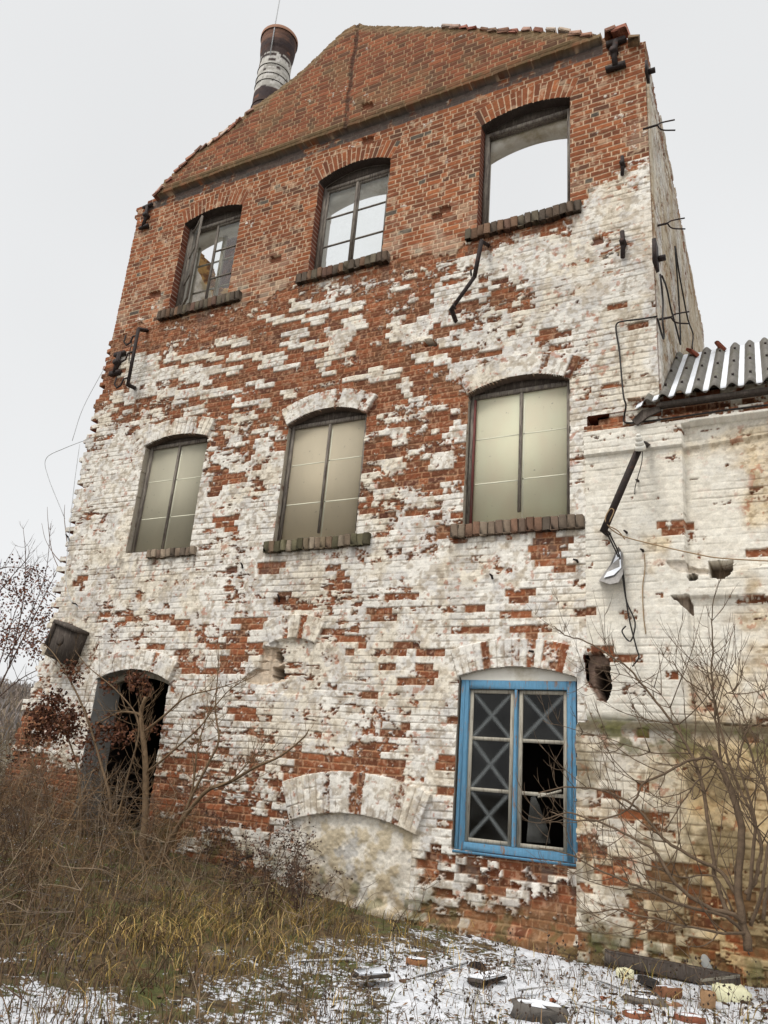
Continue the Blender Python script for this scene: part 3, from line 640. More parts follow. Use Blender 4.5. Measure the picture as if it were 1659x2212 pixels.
GREEN = [(116, 102, 82), (98, 92, 70), (124, 108, 90), (108, 90, 72), (140, 126, 108), (90, 84, 64)]
WORN = [(122, 106, 90), (110, 92, 78), (142, 126, 108), (98, 86, 74), (120, 92, 74)]

# glazing materials
def glassmat(name, tint, clear, rough=0.03, dirt=0.08):
    m = bpy.data.materials.new(name); m.use_nodes = True; t = m.node_tree; t.nodes.clear(); N = t.nodes.new; Lk = t.links.new
    o = N('ShaderNodeOutputMaterial'); tr = N('ShaderNodeBsdfTransparent'); tr.inputs[0].default_value = (*tint, 1)
    g = N('ShaderNodeBsdfGlossy'); g.inputs['Roughness'].default_value = rough; g.inputs[0].default_value = (1, 1, 1, 1)
    fr = N('ShaderNodeFresnel'); fr.inputs[0].default_value = 1.30
    m1 = N('ShaderNodeMixShader'); Lk(fr.outputs[0], m1.inputs[0]); Lk(tr.outputs[0], m1.inputs[1]); Lk(g.outputs[0], m1.inputs[2])
    df = N('ShaderNodeBsdfDiffuse'); df.inputs[0].default_value = (0.6, 0.6, 0.56, 1)
    c = N('ShaderNodeTexCoord'); n = N('ShaderNodeTexNoise'); n.inputs['Scale'].default_value = 2.5; n.inputs['Detail'].default_value = 6; Lk(c.outputs['Object'], n.inputs['Vector'])
    r = N('ShaderNodeMapRange'); r.inputs['From Min'].default_value = 0.4; r.inputs['From Max'].default_value = 0.8; r.inputs['To Min'].default_value = dirt*0.3; r.inputs['To Max'].default_value = dirt*2.5; Lk(n.outputs[0], r.inputs['Value'])
    m2 = N('ShaderNodeMixShader'); Lk(r.outputs[0], m2.inputs[0]); Lk(m1.outputs[0], m2.inputs[1]); Lk(df.outputs[0], m2.inputs[2]); Lk(m2.outputs[0], o.inputs[0])
    return m
M['glass'] = glassmat('window_glass', (0.95, 0.97, 0.96), 1, dirt=0.06)
def panelmat(name, col, trans):                   # sheet of milky twin-wall plastic, lit from the roofless inside
    m = bpy.data.materials.new(name); m.use_nodes = True; t = m.node_tree; t.nodes.clear(); N = t.nodes.new; Lk = t.links.new
    o = N('ShaderNodeOutputMaterial'); c = N('ShaderNodeTexCoord')
    mp = N('ShaderNodeMapping'); mp.inputs['Scale'].default_value = (1.6, 1, 0.7); Lk(c.outputs['Object'], mp.inputs[0])
    n = N('ShaderNodeTexNoise'); n.inputs['Scale'].default_value = 1.6; n.inputs['Detail'].default_value = 5; Lk(mp.outputs[0], n.inputs['Vector'])
    r = N('ShaderNodeValToRGB'); r.color_ramp.elements[0].position = 0.3; r.color_ramp.elements[0].color = (*(np.array(col)*0.95), 1)
    r.color_ramp.elements[1].position = 0.65; r.color_ramp.elements[1].color = (*(np.minimum(np.array(col)*1.03, 0.93)), 1); Lk(n.outputs[0], r.inputs[0])
    wv = N('ShaderNodeTexWave'); wv.inputs['Scale'].default_value = 26; wv.bands_direction = 'X'; Lk(c.outputs['Object'], wv.inputs['Vector'])
    wr = N('ShaderNodeMapRange'); wr.inputs['To Min'].default_value = 0.93; wr.inputs['To Max'].default_value = 1.03; Lk(wv.outputs['Fac'], wr.inputs['Value'])
    sp = N('ShaderNodeTexNoise'); sp.inputs['Scale'].default_value = 16; sp.inputs['Detail'].default_value = 4; Lk(c.outputs['Object'], sp.inputs['Vector'])
    sr_ = N('ShaderNodeMapRange'); sr_.inputs['From Min'].default_value = 0.66; sr_.inputs['From Max'].default_value = 0.74; sr_.inputs['To Min'].default_value = 1; sr_.inputs['To Max'].default_value = 0.62; Lk(sp.outputs[0], sr_.inputs['Value'])
    mu = N('ShaderNodeMath'); mu.operation = 'MULTIPLY'; Lk(wr.outputs[0], mu.inputs[0]); Lk(sr_.outputs[0], mu.inputs[1])
    v = N('ShaderNodeVectorMath'); v.operation = 'SCALE'; Lk(r.outputs[0], v.inputs[0]); Lk(mu.outputs[0], v.inputs['Scale'])
    a = N('ShaderNodeBsdfDiffuse'); b = N('ShaderNodeBsdfTranslucent'); Lk(v.outputs[0], a.inputs[0]); Lk(v.outputs[0], b.inputs[0])
    mx = N('ShaderNodeMixShader'); mx.inputs[0].default_value = trans; Lk(a.outputs[0], mx.inputs[1]); Lk(b.outputs[0], mx.inputs[2]); Lk(mx.outputs[0], o.inputs[0])
    return m
M['panel_a'] = panelmat('milky_panel_grey', sr(210, 205, 186), 0.5)
M['panel_b'] = panelmat('milky_panel_tan', sr(222, 212, 190), 0.5)
M['panel_c'] = panelmat('milky_panel_cream', sr(250, 243, 222), 0.55)
M['strip'] = mat('pale_strip', sr(214, 212, 190), 0.8, var=0.08)

def window(label, xc, zc=0):
    o = empty('window'); o.parent = mill; o.location = (xc-mill.location.x, 0.16, zc); o['label'] = label
    return o
# --- second floor: plastic sheeted frames
for n, (pan, lab) in enumerate((('panel_a', 'window closed with grey green milky plastic sheeting'), ('panel_b', 'window closed with tan milky plastic sheeting'), ('panel_c', 'window closed with stained cream milky plastic sheeting'))):
    xc, wd, zb, zs, ri, t, k = OPEN[3+n]
    wn = window(lab, xc, zb); Y0 = 0.09
    x0, x1, ztop = xc-wd/2+0.005, xc+wd/2-0.005, zs+0.03
    if n == 0: x0 += 0.03
    fw = 0.06
    mb = MB()
    mb.box(x0, x0+fw, Y0, Y0+0.09, zb, ztop, jit=0.002); mb.box(x1-fw, x1, Y0, Y0+0.09, zb, ztop, jit=0.002)
    mb.box(x0+fw, x1-fw, Y0, Y0+0.09, ztop-fw-0.01, ztop, jit=0.002); mb.box(x0+fw, x1-fw, Y0, Y0+0.09, zb, zb+0.035, jit=0.002)
    part(mb.build('frame', 'oldwood'), wn)
    mb = MB(); mb.box(xc-wd/2+0.01, xc+wd/2-0.01, Y0+0.03, Y0+0.10, ztop+0.002, zs+ri+0.03, jit=0.004); part(mb.build('lintel_board', 'darkwood'), wn)
    mb = MB(); mb.box(x0+fw+0.002, x1-fw-0.002, Y0+0.035, Y0+0.041, zb+0.036, ztop-fw-0.012); pn = part(mb.build('pane', pan), wn)
    mb = MB(); xm = (x0+x1)/2+(0.0, 0.02, 0.03)[n]; za = zb+(0.05, 0.14, 0.17)[n]
    mb.box(xm-0.022, xm+0.018, Y0+0.005, Y0+0.033, za, ztop-fw-0.012, jit=0.003); part(mb.build('batten', 'oldwood'), wn)
    mb = MB()
    for q in (0.31, 0.65):
        zz = zb+(ztop-zb)*q
        for a, b in ((x0+fw+0.01, xm-0.03), (xm+0.03, x1-fw-0.01)):
            dz = random.uniform(-0.008, 0.02); mb.box(a, b, Y0+0.0335, Y0+0.0345, zz+dz, zz+dz+0.018)
    mb.box(xm+0.03, xm+0.052, Y0+0.0335, Y0+0.0345, zb+0.05, ztop-fw-0.1)
    part(mb.build('glazing_strip', 'strip'), wn)
    if n == 2:
        mb = MB(); mb.box(x0+fw+0.004, x0+fw+0.034, Y0-0.012, Y0+0.03, zb+0.05, ztop-0.09, jit=0.003); part(mb.build('batten', 'redwood'), wn)['label'] = 'red brown painted batten'
    if n == 0: part(sill('sill', None, -10.2, -9.16, 5.40, 0.15, 0.07, WORN, seed=4), wn) if False else None
def mk_sill(wn, *a, **k):
    mb = sill('sill', wn, *a, **k); return mb
wins = [o for o in mill.children if o.name.startswith('window')]
mk_sill(wins[0], -10.18, -9.14, 5.42, 0.15, 0.075, WORN, seed=4); 
mk_sill(wins[1], -7.60, -5.66, 5.40, 0.19, 0.09, GREEN, seed=5)
mk_sill(wins[2], -4.27, -2.34, 5.43, 0.20, 0.09, WORN, seed=6)

# --- top floor
def topframe(n, lab):
    xc, wd, zb, zs, ri, t, k = OPEN[n]; wn = window(lab, xc, zb); Y0 = 0.17
    x0, x1, ztop = xc-wd/2+0.01, xc+wd/2-0.01, zs-0.06
    mb = MB(); fw = 0.075
    mb.box(x0, x0+fw, Y0, Y0+0.11, zb, ztop, jit=0.002); mb.box(x1-fw, x1, Y0, Y0+0.11, zb, ztop, jit=0.002)
    mb.box(x0+fw, x1-fw, Y0, Y0+0.11, ztop-fw, ztop, jit=0.002); mb.box(x0+fw, x1-fw, Y0, Y0+0.11, zb, zb+0.06, jit=0.002)
    part(mb.build('frame', 'oldwood'), wn)
    mb = MB(); zq, Rq, aq = arcgeo(xc, wd+0.1, zs-0.36, 0.17); q_ = np.linspace(xc-wd/2-0.02, xc+wd/2+0.02, 16)
    for i in range(15):
        a_, b_ = q_[i], q_[i+1]; fa, fb = (zq+math.sqrt(Rq*Rq-(a_-xc)**2), zq+math.sqrt(Rq*Rq-(b_-xc)**2))
        mb.add([(a_, 0.31, fa), (b_, 0.31, fb), (b_, 0.565, fb-0.03), (a_, 0.565, fa-0.03), (a_, 0.31, zs+ri+0.05), (b_, 0.31, zs+ri+0.05), (b_, 0.565, zs+ri+0.05), (a_, 0.565, zs+ri+0.05)], [(0, 3, 2, 1), (0, 1, 5, 4), (3, 7, 6, 2)])
    part(mb.build('inner_arch', 'plaster'), wn)
    mb = MB(); mb.box(x0+0.01, x1-0.01, Y0+0.04, Y0+0.12, ztop+0.002, zs+ri+0.02, jit=0.004); part(mb.build('lintel_board', 'darkwood'), wn)
    return wn, x0+fw, x1-fw, zb+0.06, ztop-fw, Y0
def sash(parent, xa, xb, za, zb, Y, m, rows=3, hinge=None, ang=0, bar=0.03, glass=True, st=0.045):
    """one casement: stiles, rails, two glazing bars; panes are its children.  hinge x / angle swing it open"""
    root = empty('casement'); root.parent = parent
    T = Matrix.Identity(4)
    if hinge is not None: T = Matrix.Translation((hinge, Y, 0)) @ Matrix.Rotation(R(ang), 4, 'Z') @ Matrix.Translation((-hinge, -Y, 0))
    mb = MB()
    mb.box(xa, xa+st, Y, Y+0.04, za, zb, mtx=T); mb.box(xb-st, xb, Y, Y+0.04, za, zb, mtx=T)
    mb.box(xa+st, xb-st, Y, Y+0.04, zb-st, zb, mtx=T); mb.box(xa+st, xb-st, Y, Y+0.04, za, za+st, mtx=T)
    for q in range(1, rows):
        zz = za+(zb-za)*q/rows; mb.box(xa+st, xb-st, Y+0.006, Y+0.034, zz-bar/2, zz+bar/2, mtx=T)
    o = mb.build('sash', m); bpy.data.objects.remove(root); part(o, parent)
    return o, T
def panes(wn, xa, xb, za, zb, Y, T, rows=3, st=0.045, m='glass', skip=()):
    for q in range(rows):
        if q in skip: continue
        a = za+(zb-za)*q/rows+(st if q == 0 else 0.015); b = za+(zb-za)*(q+1)/rows-(st if q == rows-1 else 0.015)
        mb = MB(); mb.add([T @ Vector(v) for v in ((xa+st, Y+0.02, a), (xb-st, Y+0.02, a), (xb-st, Y+0.02, b), (xa+st, Y+0.02, b))], [(0, 1, 2, 3)])
        part(mb.build('pane', m), wn)
I4 = Matrix.Identity(4)
w1, xa, xb, za, zb_, Y0 = topframe(0, 'double casement window with one leaf swung open')
xm = (xa+xb)/2
_, T = sash(w1, xa, xm-0.005, za, zb_, Y0+0.02, 'oldwood', hinge=xa, ang=-34); panes(w1, xa, xm-0.005, za, zb_, Y0+0.02, T, skip=(0,))
sash(w1, xm, xb, za, zb_, Y0+0.02, 'oldwood'); panes(w1, xm, xb, za, zb_, Y0+0.02, I4)
sash(w1, xa-0.02, xm-0.01, za-0.02, zb_, Y0+0.30, 'palewood'); sash(w1, xm-0.01, xb+0.02, za-0.02, zb_, Y0+0.30, 'palewood')
mk_sill(w1, -11.10, -9.06, 10.66, 0.21, 0.10, SOOT, seed=1)
w2, xa, xb, za, zb_, Y0 = topframe(1, 'double casement window with six clear panes against the sky')
xm = (xa+xb)/2
sash(w2, xa, xm, za, zb_, Y0+0.02, 'oldwood', bar=0.026); panes(w2, xa, xm, za, zb_, Y0+0.02, I4)
sash(w2, xm, xb, za, zb_, Y0+0.02, 'oldwood', bar=0.026); panes(w2, xm, xb, za, zb_, Y0+0.02, I4)
mb = MB(); mb.box(xm-0.02, xm+0.03, Y0-0.005, Y0+0.018, za+0.01, zb_-0.01); part(mb.build('batten', 'oldwood'), w2)
mk_sill(w2, -7.66, -5.72, 10.66, 0.20, 0.10, SOOT, seed=2)
w3, xa, xb, za, zb_, Y0 = topframe(2, 'empty window frame without sashes open to the sky')
mk_sill(w3, -4.28, -2.33, 10.66, 0.21, 0.10, SOOT, seed=3)

# --- ground floor: blue window
def smearmat(name, k):
    m = glassmat(name, (0.30, 0.32, 0.33), 1, dirt=0.012); t = m.node_tree; N = t.nodes.new; Lk = t.links.new
    o = [n for n in t.nodes if n.type == 'OUTPUT_MATERIAL'][0]; prev = o.inputs[0].links[0].from_socket
    c = N('ShaderNodeTexCoord'); s = N('ShaderNodeSeparateXYZ'); Lk(c.outputs['Generated'], s.inputs[0])
    def mth(op, a, b=None):
        n = N('ShaderNodeMath'); n.operation = op
        for i, q in enumerate((a, b)):
            if q is None: continue
            if isinstance(q, (int, float)): n.inputs[i].default_value = q
            else: Lk(q, n.inputs[i])
        return n.outputs[0]
    d1 = mth('ABSOLUTE', mth('SUBTRACT', s.outputs['X'], s.outputs['Z'])); d2 = mth('ABSOLUTE', mth('SUBTRACT', mth('ADD', s.outputs['X'], s.outputs['Z']), 1.0))
    d = mth('MINIMUM', d1, d2)
    n1 = N('ShaderNodeTexNoise'); n1.inputs['Scale'].default_value = 7; n1.inputs['Detail'].default_value = 4; Lk(c.outputs['Object'], n1.inputs['Vector'])
    d = mth('ADD', d, mth('MULTIPLY', mth('SUBTRACT', n1.outputs[0], 0.5), 0.05))
    r = N('ShaderNodeMapRange'); r.interpolation_type = 'SMOOTHSTEP'; r.inputs['From Min'].default_value = 0.11; r.inputs['From Max'].default_value = 0.0; r.inputs['To Max'].default_value = k; Lk(d, r.inputs['Value'])
    f = mth('MULTIPLY', r.outputs[0], mth('ADD', n1.outputs[0], 0.45))
    df = N('ShaderNodeBsdfDiffuse'); df.inputs[0].default_value = (0.5, 0.54, 0.54, 1)
    mx = N('ShaderNodeMixShader'); Lk(f, mx.inputs[0]); Lk(prev, mx.inputs[1]); Lk(df.outputs[0], mx.inputs[2]); Lk(mx.outputs[0], o.inputs[0])
    return m
M['smear'] = smearmat('glass_with_soap_cross', 0.19)
M['darkglass'] = glassmat('dusty_dark_glass', (0.35, 0.36, 0.36), 1, dirt=0.07)
bw = window('blue painted six pane window with soap crosses and a broken pane', -3.26, 1.08)
X0, X1, Z0, Z1 = -4.035, -2.475, 1.07, 3.20; Y0 = 0.015
mb = MB(); fw = 0.115
mb.box(X0, X0+fw, Y0, Y0+0.10, Z0, Z1, jit=0.002, bev=0.006); mb.box(X1-fw, X1, Y0, Y0+0.10, Z0, Z1, jit=0.002, bev=0.006)
mb.box(X0+fw, X1-fw, Y0+0.002, Y0+0.10, Z1-fw, Z1, jit=0.002, bev=0.006); mb.box(X0+fw, X1-fw, Y0+0.002, Y0+0.10, Z0, Z0+0.10, jit=0.002, bev=0.006)
mb.box(X0+0.05, X0+0.06, Y0-0.012, Y0, Z0+0.02, Z1-0.02); mb.box(X1-0.06, X1-0.05, Y0-0.012, Y0, Z0+0.02, Z1-0.02)
mb.box(X0-0.015, X1+0.015, Y0-0.03, Y0+0.06, Z0-0.035, Z0-0.002, jit=0.003)
part(mb.build('frame', 'blue'), bw)
xa, xb, za, zb_ = X0+fw, X1-fw, Z0+0.10, Z1-fw; xm = (xa+xb)/2+0.0
mb = MB(); mb.box(xm-0.030, xm+0.012, Y0+0.004, Y0+0.09, za, zb_, jit=0.002, bev=0.005); part(mb.build('mullion', 'blue'), bw)
for a, b, sk in ((xa, xm-0.036, ()), (xm+0.021, xb, (0, 1))):
    sash(bw, a+0.004, b-0.004, za+0.003, zb_-0.003, Y0+0.045, 'palewood', st=0.05, bar=0.045); panes(bw, a, b, za, zb_, Y0+0.045, I4, st=0.05, skip=sk, m='smear')
def ppx(pts, Y): return [tuple(P(a, b, Y)) for a, b in pts]
mb = MB(); mb.add(ppx([(1137, 1819), (1141, 1770), (1147, 1722), (1155, 1718), (1163, 1735), (1175, 1765), (1186, 1800), (1189, 1822)], Y0+0.062), [tuple(range(8))]); part(mb.build('glass_shard', 'darkglass'), bw)
mb = MB(); a = P(1162, 1722, Y0+0.05); b = P(1213, 1708, Y0+0.03); mb.tube([a, b], [0.012, 0.016], 4); part(mb.build('broken_bar', 'palewood'), bw)
zc, Rr, a0 = arcgeo(-3.26, 1.60, 3.24, 0.13)
mb = MB(); xs = np.linspace(-4.05, -2.47, 14); top = [zc+math.sqrt(Rr*Rr-(q+3.26)**2)+0.01 for q in xs]
for i in range(13): mb.add([(xs[i], 0.035, Z1+0.002), (xs[i+1], 0.035, Z1+0.002), (xs[i+1], 0.035, top[i+1]), (xs[i], 0.035, top[i])], [(0, 1, 2, 3)])
part(mb.build('tympanum', 'plaster'), bw)
None and sill('sill', bw, -4.04, -2.50, 1.035, 0.16, 0.035, [(160, 144, 124), (136, 112, 92), (128, 92, 70), (148, 130, 110)], seed=8)
# --- doorway
dw = empty('doorway'); dw.parent = mill; dw.location = (-10.03+6.9, 0.2, 0.6)
zc, Rr, a0 = arcgeo(-10.03, 1.62, 3.11, 0.18)
mb = MB(); xs = np.linspace(-10.83, -9.23, 18)
for i in range(17):
    f = lambda q, d: zc+math.sqrt((Rr+d)**2-(q+10.03)**2)
    for (ya, yb) in ((0.20, 0.32),):
        V = [(xs[i], ya, f(xs[i], 0.0)), (xs[i+1], ya, f(xs[i+1], 0.0)), (xs[i+1], ya, f(xs[i+1], -0.10)), (xs[i], ya, f(xs[i], -0.10)),
             (xs[i], yb, f(xs[i], 0.0)), (xs[i+1], yb, f(xs[i+1], 0.0)), (xs[i+1], yb, f(xs[i+1], -0.10)), (xs[i], yb, f(xs[i], -0.10))]
        mb.add(V, [(0, 3, 2, 1), (3, 7, 6, 2), (4, 5, 6, 7)])
part(mb.build('arched_head', 'palewood'), dw)

# ------------------------------------------------------------------ low annex on the right
annex = tag(empty('annex_building', (0.5, 0, 0)), 'low whitewashed brick annex with corrugated roof beside the tall mill', 'building')
A_RECESS = px_poly([(1474, 920), (1900, 862), (1900, 1180), (1560, 1240), (1482, 1236)])
A_RECESS2 = px_poly([(1486, 1290), (1900, 1290), (1900, 1580), (1500, 1555)])
def annex_fn(U, V):
    px, py = proj(U, 0.0, V); b = bricks(U, V, 700)
    fm = fbm(U, V, 0.25, 4, 701); fs = fbm(U, V, 0.05, 3, 702); fl = fbm(U, V, 0.8, 4, 703)
    C = grid_field(PAINT, *proj(b['uc'], 0.0, b['vc']))/9.0
    bx, by = proj(b['uc'], 0.0, b['vc']); z = np.zeros(U.shape, np.float32)
    C = np.where(px > 1470, np.maximum(C, np.where(py < 1500, 0.97, C)), C)
    C = np.where(V > 6.62, 0.55, np.where(py > 1570, np.minimum(1, C+0.10), C))
    col, h, pa = masonry_colour(U, V, b, C, dict(top=z, gable=z, spall=z+1), spots(BARE, bx, by), np.zeros(U.shape, bool), 720)
    up = V > 2.72
    # smoother, whiter wash up here, ochre towards the right and low down
    oc = sm(0.40, 0.62, fl+0.10*sm(1560, 1640, py)+0.12*sm(1560, 1640, px)*sm(1000, 1150, py)+0.25*sm(1480, 1640, px)*sm(1560, 1700, py)-0.25*sm(1000, 900, py)-0.12*sm(1500, 1420, px))
    col = mix(col, col*np.array([0.96, 0.78, 0.50]), 0.6*oc*pa)
    col = mix(col, sr(226, 220, 206)*np.ones_like(col)*(0.8+0.36*fs)[..., None], 0.72*pa*up*(1-oc))
    # upper band and pilaster stand proud of the recessed panels
    band = (V > np.interp(U, [-2.3, -1.04, 4.6], [6.27, 6.27, 6.6])) 
    h = np.where(band, h+0.05, h)
    rec = inpoly(U, V, A_RECESS)
    h = np.where(rec, h-0.14, h)
    rec2 = inpoly(U, V, A_RECESS2); h = np.where(rec2, h-0.07, h)
    h = np.where(V > 6.72+0.03*(fm-0.5), h-0.10, h)
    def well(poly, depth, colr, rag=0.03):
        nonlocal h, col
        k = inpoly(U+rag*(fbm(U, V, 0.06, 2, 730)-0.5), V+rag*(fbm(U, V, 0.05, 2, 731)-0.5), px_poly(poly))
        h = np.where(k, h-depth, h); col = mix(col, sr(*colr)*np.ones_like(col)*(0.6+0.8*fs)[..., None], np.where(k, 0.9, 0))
    well([(1252, 1412), (1300, 1408), (1318, 1430), (1322, 1490), (1312, 1520), (1290, 1510), (1266, 1470)], 0.14, (110, 84, 70))
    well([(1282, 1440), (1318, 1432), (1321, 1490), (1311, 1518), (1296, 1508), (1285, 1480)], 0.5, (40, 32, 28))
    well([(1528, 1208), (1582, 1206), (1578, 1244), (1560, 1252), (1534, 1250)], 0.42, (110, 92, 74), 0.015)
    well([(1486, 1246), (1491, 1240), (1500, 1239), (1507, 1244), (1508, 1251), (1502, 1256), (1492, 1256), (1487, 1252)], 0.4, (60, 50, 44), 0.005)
    well([(1440, 1215), (1482, 1212), (1486, 1222), (1530, 1226), (1530, 1246), (1486, 1240), (1450, 1230)], 0.05, (200, 190, 176))
    well([(1450, 1288), (1487, 1286), (1496, 1308), (1498, 1330), (1482, 1318)], 0.16, (150, 132, 116))
    # plinth with a mossy, snow dusted ledge, and a darker band along it
    zl = 2.64+0.04*(fm-0.5)
    pl = sm(zl+0.09, zl-0.02, V)
    h = h+0.15*pl
    lowc = sm(zl+0.05, zl-0.25, V); col = mix(col, col*np.array([0.86, 0.74, 0.52]), lowc*(0.35+0.5*sm(1330, 1520, px))); col = mix(col, sr(96, 84, 58)*np.ones_like(col)*(0.5+0.9*fs)[..., None], 0.6*lowc*sm(0.50, 0.64, fbm(U, V, 0.35, 4, 736)+0.08*sm(1450, 1650, px)))
    ledge = sm(0.17, 0.02, np.abs(V-zl-0.02))
    col = mix(col, sr(84, 75, 55)*np.ones_like(col)*(0.5+0.9*fs)[..., None], 0.95*ledge*sm(0.32, 0.5, fm+0.08))
    col = mix(col, sr(84, 84, 42)*np.ones_like(col)*(0.5+0.9*fs)[..., None], 0.75*sm(0.4, 0.05, np.abs(V-zl+0.12))*sm(0.52, 0.62, fbm(U, V, 0.2, 4, 732)))
    # corbel lump at the top left, mossy
    cb = inpoly(U, V, px_poly([(1252, 868), (1290, 842), (1340, 838), (1385, 850), (1385, 868), (1345, 866), (1300, 880), (1262, 890)]))
    h = np.where(cb, h+0.10+0.04*(fm-0.5), h)
    col = mix(col, mix(sr(98, 88, 60)*np.ones_like(col), sr(150, 132, 112)*np.ones_like(col), sm(0.45, 0.6, fm))*(0.5+0.9*fs)[..., None], np.where(cb, 0.85, 0))
    foot = sm(0.8, 0.1, V)
    col = mix(col, sr(96, 88, 58)*np.ones_like(col)*(0.6+0.8*fs)[..., None], 0.55*foot*sm(0.42, 0.6, fm+0.12*foot))
    col = mix(col, sr(74, 80, 44)*np.ones_like(col)*(0.6+0.8*fs)[..., None], 0.6*sm(0.4, 0.9, foot)*sm(0.48, 0.62, fbm(U, V, 0.16, 4, 733)))
    h = h+0.022*(fbm(U, V, 0.7, 3, 734)-0.5)
    e = 0.03*(fbm(V, V*0, 0.1, 3, 735)-0.5)
    keep = (U > -2.33+e+np.where(V < 2.7, -0.10, 0)) & (b['vc'] < 7.02-0.25*sm(-1.75, -2.3, U))
    keep &= ~((U < -2.44) & (V > 2.55))
    return h, np.clip(col, 0.004, 0.9), keep
def part_at(o): return kid2(o)
part_at(relief('wall', -2.46, 4.6, -0.4, 7.1, RES, annex_fn, ((0, -0.035, 0), (1, 0, 0), (0, 0, 1), (0, -1, 0)), [0, 0.03, 0.1, 0.3, 0.5], 'masonry', annex, lambda u, v, dd, c0: c0*0.9))
# corrugated roof
pitch = R(40)
def roofpt(x, s, h=0.0):
    y = -0.26+s*math.cos(pitch)-h*math.sin(pitch); z = 6.93+s*math.sin(pitch)+h*math.cos(pitch); return (x, y, z)
WL, AMP = 0.212, 0.042
X_0, X_1 = -1.58, 4.7; LEN = 3.0
xs = np.arange(X_0, X_1, WL/12); ss = np.linspace(0, LEN, 14)
def wave(x): return AMP*math.cos((x-X_0)/WL*2*math.pi+2.6)
def sag(x, s):                                    # the last sheet has slipped and curls at the verge
    k = max(0, 1-(x-X_0)/0.55); return -0.10*k*k*(1-s/LEN)
def sheet(dh, s0, s1, jag=0.0):
    ss_ = np.linspace(s0, s1, 14); V, F = [], []
    for s in ss_:
        for x in xs:
            j = jag*(math.sin(x*7.3)*0.5+math.sin(x*17)*0.3) if s == s0 else 0
            V.append(roofpt(x, s+j, wave(x)+dh+sag(x, s)))
    n = len(xs)
    for a in range(13):
        for i in range(n-1): F.append((a*n+i, a*n+i+1, (a+1)*n+i+1, (a+1)*n+i))
    return V, F
rf = MB(); V, F = sheet(0.0, 0.0, LEN, 0.02); rf.add(V, F); V, F = sheet(-0.008, 0.0, LEN, 0.02); rf.add(V, [f[::-1] for f in F]); n = len(xs)
N0 = 14*n
rf.f += [(i, N0+i, N0+i+1, i+1) for i in range(n-1)]
roof = kid2(rf.build('roof', 'slate', annex, smooth=True))
sn = MB()                                         # snow lies in the troughs
k0 = 0
t0 = X_0+(math.pi-2.6)/(2*math.pi)*WL
for k in range(0, 30):
    xc = t0+k*WL
    if xc > X_1-0.1: break
    V, F = [], []; a0_ = 0.02+random.uniform(0, 0.05); a1_ = LEN-0.02 if k else 0.25
    for s in np.linspace(a0_, a1_, 12):
        for i, q in enumerate(np.linspace(-1, 1, 7)):
            x = xc+q*WL*0.235*(1+0.06*math.sin(s*9+k)); V.append(roofpt(x, s, -AMP*0.35+wave(x)*0.25+0.006-0.02*abs(q)**3+sag(x, s)))
    for a in range(11):
        for i in range(6): F.append((a*7+i, a*7+i+1, (a+1)*7+i+1, (a+1)*7+i))
    F.append(tuple(range(7))[::-1])
    sn.add(V, F)
part(sn.build('snow', 'snow', None, smooth=True), roof)
for k in range(0, 29):                            # fixing bolts on every crest
    x = t0+(k+0.5)*WL+0.01
    for sI in (0.45, 1.4, 2.4):
        bo = MB(); c = np.array(roofpt(x, sI, AMP+0.004)); bo.box(c[0]-0.016, c[0]+0.016, c[1]-0.016, c[1]+0.016, c[2]-0.012, c[2]+0.016); part(bo.build('bolt', 'iron', None), roof)
mb = MB(); mb.box(-1.3, 4.6, -0.20, -0.12, 6.80, 6.87, jit=0.004); mb.box(-1.2, 4.6, 0.0, 1.0, 6.9, 6.93); kid2(mb.build('eave_board', 'darkwood', annex))
mb = MB(); mb.box(-1.2, 4.5, 1.7, 1.9, 0.0, 8.3); mb.box(4.3, 4.6, 0.5, 1.69, -0.3, 7.0); kid2(mb.build('rear_wall', 'plaster', annex))
mb = MB(); pts = [(-1.66, -0.16, 6.68), (-1.52, -0.18, 6.80), (-1.30, -0.17, 6.83), (-1.28, -0.15, 6.77), (-1.45, -0.16, 6.70), (-1.60, -0.15, 6.60)]
mb.add(pts+[(a, b+0.04, c) for a, b, c in pts], [tuple(range(6)), tuple(range(6, 12))[::-1]]+[(i, (i+1) % 6, 6+(i+1) % 6, 6+i) for i in range(6)])
kid2(mb.build('broken_board', 'darkwood', annex))['label'] = 'splintered dark board end under the eave'
def loose_brick(name, p, size, ang, col, label, group=None, parent=None):
    mb = MB(); T = Matrix.Translation(Vector(p)) @ Matrix.Rotation(R(ang[2]), 4, 'Z') @ Matrix.Rotation(R(ang[1]), 4, 'Y') @ Matrix.Rotation(R(ang[0]), 4, 'X')
    mb.box(-size[0]/2, size[0]/2, -size[1]/2, size[1]/2, 0, size[2], col, jit=0.006, bev=0.012)
    o = mb.build(name, 'vcol'); o.location = T.translation; o.rotation_euler = T.to_euler()
    o.data.transform(Matrix.Identity(4)); return tag(o, label, 'brick', group)
q = roofpt(-1.02, 2.5, AMP+0.01)
o_ = loose_brick('brick', (0, 0, 0), (0.22, 0.11, 0.06), (0, 0, 0), sr(150, 84, 66), 'red brick lying loose on the corrugated annex roof near the mill wall'); o_.location = q; o_.rotation_euler = (pitch, 0.1, 1.1)
q = roofpt(-0.62, 2.7, AMP+0.01)
o_ = loose_brick('brick', (0, 0, 0), (0.20, 0.11, 0.06), (0, 0, 0), sr(138, 80, 62), 'brown brick standing tilted on the upper edge of the corrugated roof'); o_.location = q; o_.rotation_euler = (pitch, 0.9, 0.4)

